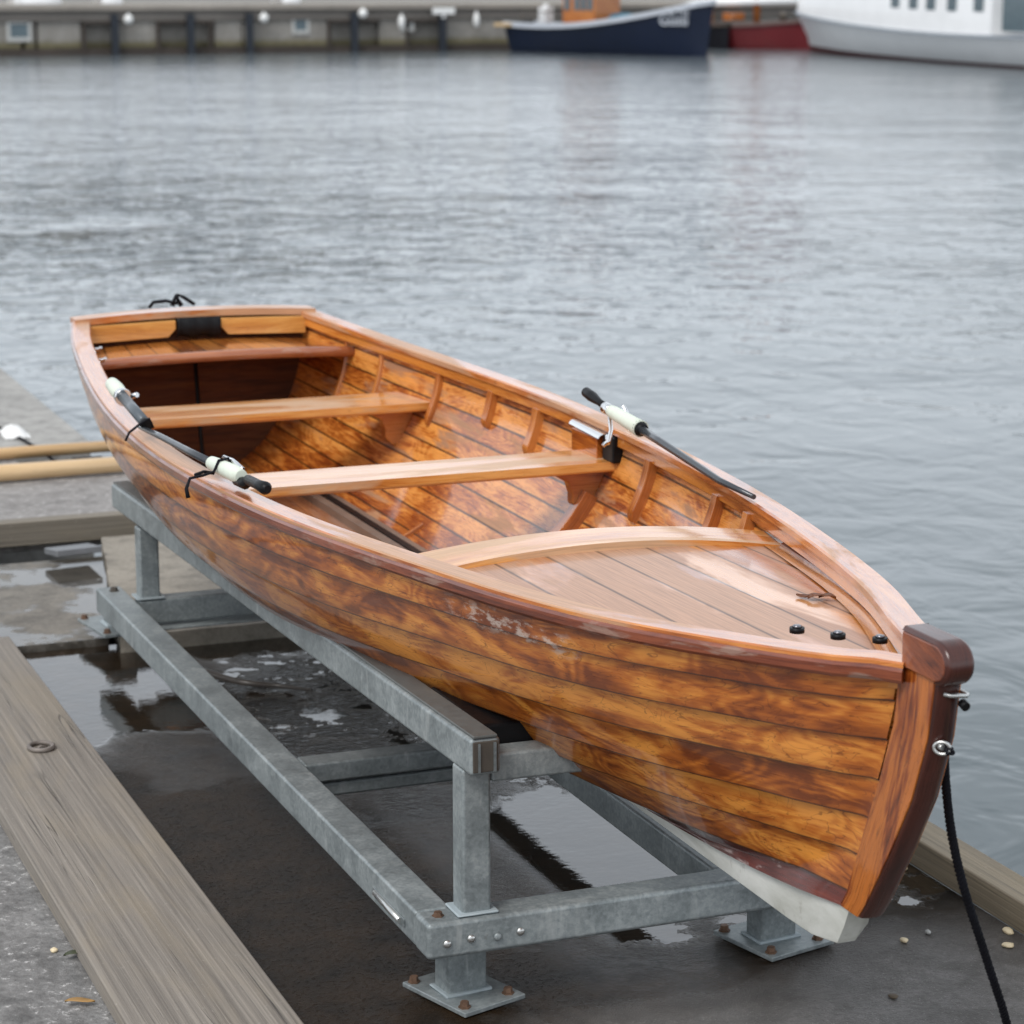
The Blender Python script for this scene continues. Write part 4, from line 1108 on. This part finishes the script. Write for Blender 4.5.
# land behind the quay and a few boats stored on it
mb = MB(); qbox(mb, -900, 2600, -.9, QT-.04, 8.2, 220); o = mb.build('far_land', gritty('far_land', (.12, .115, .10), (.22, .21, .19), 3)); tag(o, kind='structure')
M['bwhite'] = plain('boat_white', (.86, .86, .86), .35, coat=.3, var=.05, sc_=8)
def dinghy(px, L, lab):
    c = S_(px); mb = MB(); G = []
    for i in range(13):
        t = i/12; w = .62*math.sin(PI*min(.97, t*.62+.36)) if t < 1 else .02; w = .62*(1-t**3)+.02
        row = []
        for j in range(9):
            a = PI*j/8; row.append(Q(c+(t-.5)*L, 1.2-math.cos(a)*w, QT+.02+.5*math.sin(a)**.6*(1-.5*t**4)))
        G.append(row)
    mb.grid(G); mb.tube([Q(c-.5*L, 1.2, QT+.5), Q(c+.4*L, 1.2, QT+.55)], .03, 6)
    o = mb.build('upturned_dinghy', M['bwhite'], root=Q(c, 1.2, QT)); tag(o, lab, 'dinghy', 'upturned white dinghies on the far quay')
dinghy(46, 1.6, 'larger upturned white dinghy on the quay top at far left'); dinghy(26, .5, 'tiny white dinghy leftmost on the far quay top'); dinghy(113, .9, 'upturned white dinghy on the quay above the leftmost fender pile')
dinghy(290, .9, 'upturned white dinghy on the quay above the framed window')

# ------------------------------------------------------------------ moored boats
def vessel(root, bow, stern, dirn, wl, sheer_b, sheer_s, beam, hullm, stripem, bootm, sag=.25, rakeb=.5, stripe=.12, boot=.0, mast=None, deckm=None):
    """bow / stern: world points at waterline level; sheer heights above water"""
    ax = (bow-stern); L = ax.length; ax.normalize(); sd = Vector((-ax.y, ax.x, 0))
    def P(t, u, side):           # t 0 stern..1 bow ; u 0 keel..1 sheer
        hb = beam/2*(min(1, .78+.6*t) if t < .35 else 1)*math.sqrt(max(0, 1-max(0, (t-.45)/.55)**2.3))
        zs = lerp(sheer_s, sheer_b, t**2) - sag*math.sin(PI*t)*.3
        z = lerp(-.35, zs, u)
        fl = u**.45 if t < .8 else lerp(u**.45, u**.9, (t-.8)/.2)
        x = hb*fl+.01
        rk = rakeb*max(0, (t-.6)/.4)*(u**1.2)
        return stern+ax*(L*t+rk)+sd*(side*x)+Vector((0, 0, z))
    n = 26
    us = [0, .12, .22, .34, .42, .55, .68, .8, .9, 1]
    for side in (0,):
        pass
    mb = MB()
    for side in (-1, 1):
        G = [[P(i/n, u, side) for u in us] for i in range(n+1)]
        for k_ in range(len(us)-1):
            mi = 0
            mb.grid([[r_[k_], r_[k_+1]] for r_ in G], 2 if (boot and us[k_+1] <= boot) else 0)
    # transom
    T = [P(0, u, -1) for u in us]+[P(0, u, 1) for u in reversed(us)]
    b = len(mb.v); mb.v.extend(T); mb.face(list(range(b, b+len(T))))
    h = mb.build('hull', [hullm, stripem, bootm], root, recalc=False)
    mb = MB()
    for side in (-1, 1):
        G = []
        for i in range(n+1):
            p = P(i/n, 1, side); q = Vector(p); o1 = sd*(side*.05)
            G.append([p+o1+Vector((0, 0, -stripe)), p+o1+Vector((0, 0, .03)), p-o1*2+Vector((0, 0, .03)), p-o1*2+Vector((0, 0, -stripe)), p+o1+Vector((0, 0, -stripe))])
        capped(mb, G)
    mb.build('sheer_rail', stripem, root)
    mb = MB()
    G = []
    for i in range(n+1):
        a, b_ = P(i/n, .88, -1), P(i/n, .88, 1); G.append([a, a.lerp(b_, .5)+Vector((0, 0, .04)), b_])
    mb.grid(G); mb.build('deck', deckm or M['bwhite'], root)
    return P, ax, sd
M['bnavy'] = plain('navy_hull_paint', (.003, .009, .030), .4, coat=.15, var=.2, sc_=5)
M['bstripe'] = plain('pale_sheer_paint', (.50, .53, .58), .5, var=.08)
M['bred'] = plain('red_hull_paint', (.15, .013, .017), .4, coat=.2, var=.2, sc_=5)
M['bboot'] = plain('dark_red_boot', (.10, .02, .02), .6, var=.2)
M['orange'] = varnish('cabin_wood', (.28, .08, .02), (.45, .15, .035), (.55, .22, .06), fig=(1, 2), figamt=.5, lines=0.)
M['teal'] = plain('teal_cover', (.03, .16, .24), .7, var=.2)
# blue boat
bw, sn = at(706, 57, -.6), at(520, 51.5, -.6)
blue = thing('blue_boat', (bw+sn)/2, 'navy blue wooden boat with pale sheer stripe and orange wooden cabin at far quay', 'boat')
P, ax, sd = vessel(blue, bw, sn, 1, 0, 1.92, 1.08, 2.1, M['bnavy'], M['bstripe'], M['bnavy'], sag=.5, rakeb=.35, stripe=.14, deckm=M['woodfend'])
pxm = (bw-sn).length/199.0         # metres per px along
cn = lambda t, z, o=0: sn+ax*((bw-sn).length*t)+sd*o+Vector((0, 0, z))
rb_ = math.atan2(ax.y, ax.x); RB = Matrix.Rotation(rb_, 3, 'Z')
cabin = MB()
cabin.box(cn(.40, 1.75), (1.65, 1.3, 1.4), RB, 0, 0); cab = cabin.build('cabin', M['orange'], blue, bevel=.03)
mb = MB(); mb.box(cn(.40, 2.5), (1.85, 1.5, .10), RB, 0, 0); mb.build('cabin_roof', M['bwhite'], cab, bevel=.02)
for dx in (-.58, -.08, .25, .58):
    mb = MB(); mb.box(cn(.40, 1.85, -.66)+ax*dx, (.26 if dx > -.7 else .22, .03, .62), RB, 0, 0); mb.build('window', M['glassdark'], cab)
mb = MB(); G = []
for i in range(9):
    a = PI*i/8; G.append([cn(.56, 1.08, -.3)+ax*(.42*math.cos(a))+Vector((0, 0, .36*math.sin(a))), cn(.56, 1.08, .4)+ax*(.42*math.cos(a))+Vector((0, 0, .36*math.sin(a)))])
mb.grid(G)
for e_ in (0, 1):
    b = len(mb.v); mb.v.extend([r_[e_] for r_ in G]); mb.face(list(range(b, b+9)))
mb.build('teal_cover', M['teal'], blue)
mb = MB(); mb.box(cn(.01, .98, -.8), (.85, .5, .14), RB, 0, 0); mb.build('tan_cushion', plain('tan', (.50, .36, .20), .7), blue, bevel=.04)
mb = MB(); mb.box(cn(.17, 1.35, -.2), (.40, .4, .55), RB, 0, 0); mb.tube([cn(.17, 1.6, -.2), cn(.17, 1.75, -.2)], .1, 10); mb.build('white_engine_cover', M['bwhite'], blue, bevel=.09)
mb = MB()
for t_ in (.08, .14): mb.tube([cn(t_, .9, -.6), cn(t_, 1.45, -.6)], .03, 6)
mb.tube([cn(.08, 1.45, -.6), cn(.25, 1.48, -.6)], .03, 6); mb.build('rail', M['darksteel'], blue)
def text(s_, size, org, xdir, mat, parent, ext=.01, name='lettering'):
    cu = bpy.data.curves.new(name, 'FONT'); cu.body = s_; cu.size = size; cu.extrude = ext; cu.align_x = 'CENTER'
    to = bpy.data.objects.new('tmp', cu); COL.objects.link(to); bpy.context.view_layer.update()
    me = bpy.data.meshes.new_from_object(to.evaluated_get(bpy.context.evaluated_depsgraph_get())); bpy.data.objects.remove(to)
    me.materials.clear(); me.materials.append(mat); o = bpy.data.objects.new(name, me); COL.objects.link(o)
    xd = xdir.normalized(); zd = Vector((0, 0, 1)); yd = xd.cross(zd)   # facing
    n_ = xd.cross(zd); mtx = Matrix((xd, zd, n_)).transposed().to_4x4()
    o.parent = parent; o.matrix_local = Matrix.Translation(Vector(org)-wloc(parent)) @ mtx; return o
def hullpt(t, u): return P(t, u, -1)
for (t_, u_, s_, sz) in ((.88, .70, 'Gusti', .52), (.90, .845, 'LL TTE', .26)):
    p = hullpt(t_, u_); dx = (hullpt(t_+.05, u_)-hullpt(t_-.05, u_)).normalized(); dx.z = 0
    text(s_, sz, p-Vector((dx.y, -dx.x, 0))*-.0+Vector((dx.y, -dx.x, 0)).normalized()*.07, dx, M['bstripe'], blue, ext=.06)
# red boat
bw2, sn2 = at(835, 51, -.6)+Vector((0, 2, 0)), at(752, 51, -.6)+Vector((-1, 5, 0))
red = thing('red_boat', (bw2+sn2)/2, 'dark red wooden boat with an orange mast moored between the blue and white boats', 'boat')
P2, ax2, sd2 = vessel(red, bw2, sn2, 1, 0, 1.15, 1.0, 1.6, M['bred'], plain('brown_rail', (.14, .09, .08), .6), M['bred'], sag=.3, rakeb=.1, stripe=.10, deckm=M['woodfend'])
c2 = lambda t, z, o=0: sn2+ax2*((bw2-sn2).length*t)+sd2*o+Vector((0, 0, z))
mb = MB(); mb.tube([c2(.62, .6), c2(.62, 5.5)], .14, 12); mb.build('mast', M['orange'], red)
mb = MB(); mb.box(c2(.30, 1.2, -.3), (.22, .3, .55), Matrix.Rotation(math.atan2(ax2.y, ax2.x), 3, 'Z')); mb.build('post', M['orange'], red, bevel=.02)
mb = MB(); mb.tube([c2(-.05, 1.55, 0), c2(.3, 1.75, 0), c2(.95, 1.85, 0)], [.10, .20, .14], 12); mb.build('furled_sail', M['bwhite'], red)
mb = MB(); mb.box(c2(.46, 1.22, -.1), (.7, .5, .30), Matrix.Rotation(.2, 3, 'Z')); mb.build('deck_locker', M['orange'], red, bevel=.03)
mb = MB(); mb.tube([c2(.80, 1.1), c2(.82, 1.4)], .16, 10); mb.build('bollard', M['darksteel'], red)
# small dark boat between
bw3, sn3 = at(757, 51, -.6)+Vector((0, 2.5, 0)), at(705, 50, -.6)+Vector((0, 6, 0))
dk_ = thing('dark_skiff', (bw3+sn3)/2, 'small black skiff just behind the bow of the navy blue boat', 'boat')
vessel(dk_, bw3, sn3, 1, 0, .95, .8, 1.1, plain('black_hull', (.012, .012, .016), .5), M['woodfend'], M['bnavy'], sag=.2, rakeb=.1, stripe=.08, deckm=M['woodfend'])
# white boat: bow toward the left
bw4, sn4 = Vector((44.56, 82.9, -.6)), Vector((44.56, 82.9, -.6))+Vector((-3.126, -18.98, 0))*1.25+Vector((1.65, 0, 0))
wb = thing('white_boat', (bw4+sn4)/2, 'large white motor boat with windowed white cabin and dark red waterline at right', 'boat')
P4, ax4, sd4 = vessel(wb, bw4, sn4, 1, 0, 1.50, 1.05, 3.4, M['bwhite'], plain('grey_rail', (.30, .33, .37), .5), M['bboot'], sag=.6, rakeb=1.0, stripe=.05, boot=.34)
L4 = (bw4-sn4).length; c4 = lambda t, z, o=0: sn4+ax4*(L4*t)+sd4*o+Vector((0, 0, z)); R4 = Matrix.Rotation(math.atan2(ax4.y, ax4.x), 3, 'Z')
# raised topsides that carry the cabin windows
sgn = 1 if sd4.dot(CAM-c4(.6, 2)) > 0 else -1
mb = MB(); G = []
for i in range(30):
    t_ = .27+.73*i/29
    top = 2.4 if t_ < .80 else lerp(2.4, .95, min(1, (t_-.80)/.12))
    p = P4(t_, 1, 1)-sd4*.05; q = P4(t_, 1, -1)+sd4*.05
    if i in (0,): G.append([p+Vector((0, 0, .02)), p+Vector((0, 0, .03)), p.lerp(q, .5)+Vector((0, 0, .03)), q+Vector((0, 0, .03)), q+Vector((0, 0, .02))])
    G.append([p+Vector((0, 0, .02)), p-sd4*.08+Vector((0, 0, top)), p.lerp(q, .5)+Vector((0, 0, top+.08)), q+sd4*.08+Vector((0, 0, top)), q+Vector((0, 0, .02))])
mb.grid(G, smooth=False); cb = mb.build('cabin', M['bwhite'], wb)
for dd in (10.7, 12.1, 13.4, 14.9, 16.6):
    t_ = 1-dd/L4; p = P4(t_, 1, sgn)
    mb = MB(); mb.box(p+sd4*sgn*(-.065)+Vector((0, 0, 1.02)), (.62, .06, .60), R4, 0, 0); f = mb.build('window', M['glassdark'], cb, bevel=.04)
mb = MB(); mb.box(c4(.22, 1.75, sgn*.9), (1.5, 1.0, 1.3), R4, 0, 0); mb.build('doorway', M['glassdark'], cb)

# ------------------------------------------------------------------ light
w = bpy.data.worlds.new('World'); sc.world = w; w.use_nodes = True
nt = w.node_tree; nt.nodes.clear()
outw = nt.nodes.new('ShaderNodeOutputWorld'); bg = nt.nodes.new('ShaderNodeBackground')
sky = nt.nodes.new('ShaderNodeTexSky'); sky.sky_type = 'NISHITA'; sky.sun_disc = False
SE, SA = R(50), R(238)      # elevation, compass direction measured from +Y clockwise
sky.sun_elevation = SE; sky.sun_rotation = SA; sky.dust_density = 3; sky.air_density = 1.2
hs = nt.nodes.new('ShaderNodeHueSaturation'); hs.inputs['Saturation'].default_value = .22; hs.inputs['Value'].default_value = 1.0
tc = nt.nodes.new('ShaderNodeTexCoord'); mp = nt.nodes.new('ShaderNodeMapping'); mp.inputs['Scale'].default_value = (1, 1, 2.5)
cn_ = nt.nodes.new('ShaderNodeTexNoise'); cn_.inputs['Scale'].default_value = 1.6; cn_.inputs['Detail'].default_value = 5
mr = nt.nodes.new('ShaderNodeMapRange'); mr.inputs[1].default_value = .3; mr.inputs[2].default_value = .7; mr.inputs[3].default_value = .75; mr.inputs[4].default_value = 1.15
# overcast cloud layer: nearly even, a little brighter overhead
sx = nt.nodes.new('ShaderNodeSeparateXYZ')
el = nt.nodes.new('ShaderNodeMapRange'); el.inputs[1].default_value = 0; el.inputs[2].default_value = 1; el.inputs[3].default_value = 18.5; el.inputs[4].default_value = 10.5
sq = nt.nodes.new('ShaderNodeMath'); sq.operation = 'POWER'; sq.use_clamp = True; sq.inputs[1].default_value = .6
cl_ = nt.nodes.new('ShaderNodeMix'); cl_.data_type = 'RGBA'; cl_.inputs[0].default_value = .75
mu = nt.nodes.new('ShaderNodeVectorMath'); mu.operation = 'SCALE'
tint = nt.nodes.new('ShaderNodeVectorMath'); tint.operation = 'SCALE'; tint.inputs[0].default_value = (.915, .985, 1.07)
L = nt.links.new
L(sky.outputs[0], hs.inputs['Color']); L(tc.outputs['Generated'], mp.inputs[0]); L(mp.outputs[0], cn_.inputs['Vector']); L(cn_.outputs['Fac'], mr.inputs[0])
L(tc.outputs['Generated'], sx.inputs[0]); L(sx.outputs[2], sq.inputs[0]); L(sq.outputs[0], el.inputs[0]); L(el.outputs[0], tint.inputs['Scale'])
L(hs.outputs[0], cl_.inputs[6]); L(tint.outputs[0], cl_.inputs[7]); L(cl_.outputs[2], mu.inputs[0]); L(mr.outputs[0], mu.inputs['Scale'])
L(mu.outputs[0], bg.inputs[0]); bg.inputs[1].default_value = .10; L(bg.outputs[0], outw.inputs[0])
sl = bpy.data.lights.new('sun', 'SUN'); sl.energy = 2.1; sl.angle = R(25); sl.color = (1, .97, .93)
so = bpy.data.objects.new('sun', sl); COL.objects.link(so)
d = Vector((math.sin(SA)*math.cos(SE), math.cos(SA)*math.cos(SE), math.sin(SE)))
so.rotation_euler = d.to_track_quat('Z', 'Y').to_euler(); so.location = (0, 0, 30)
sc.view_settings.view_transform = 'Standard'; sc.view_settings.look = 'None'; sc.view_settings.exposure = -0.12; sc.view_settings.gamma = 1
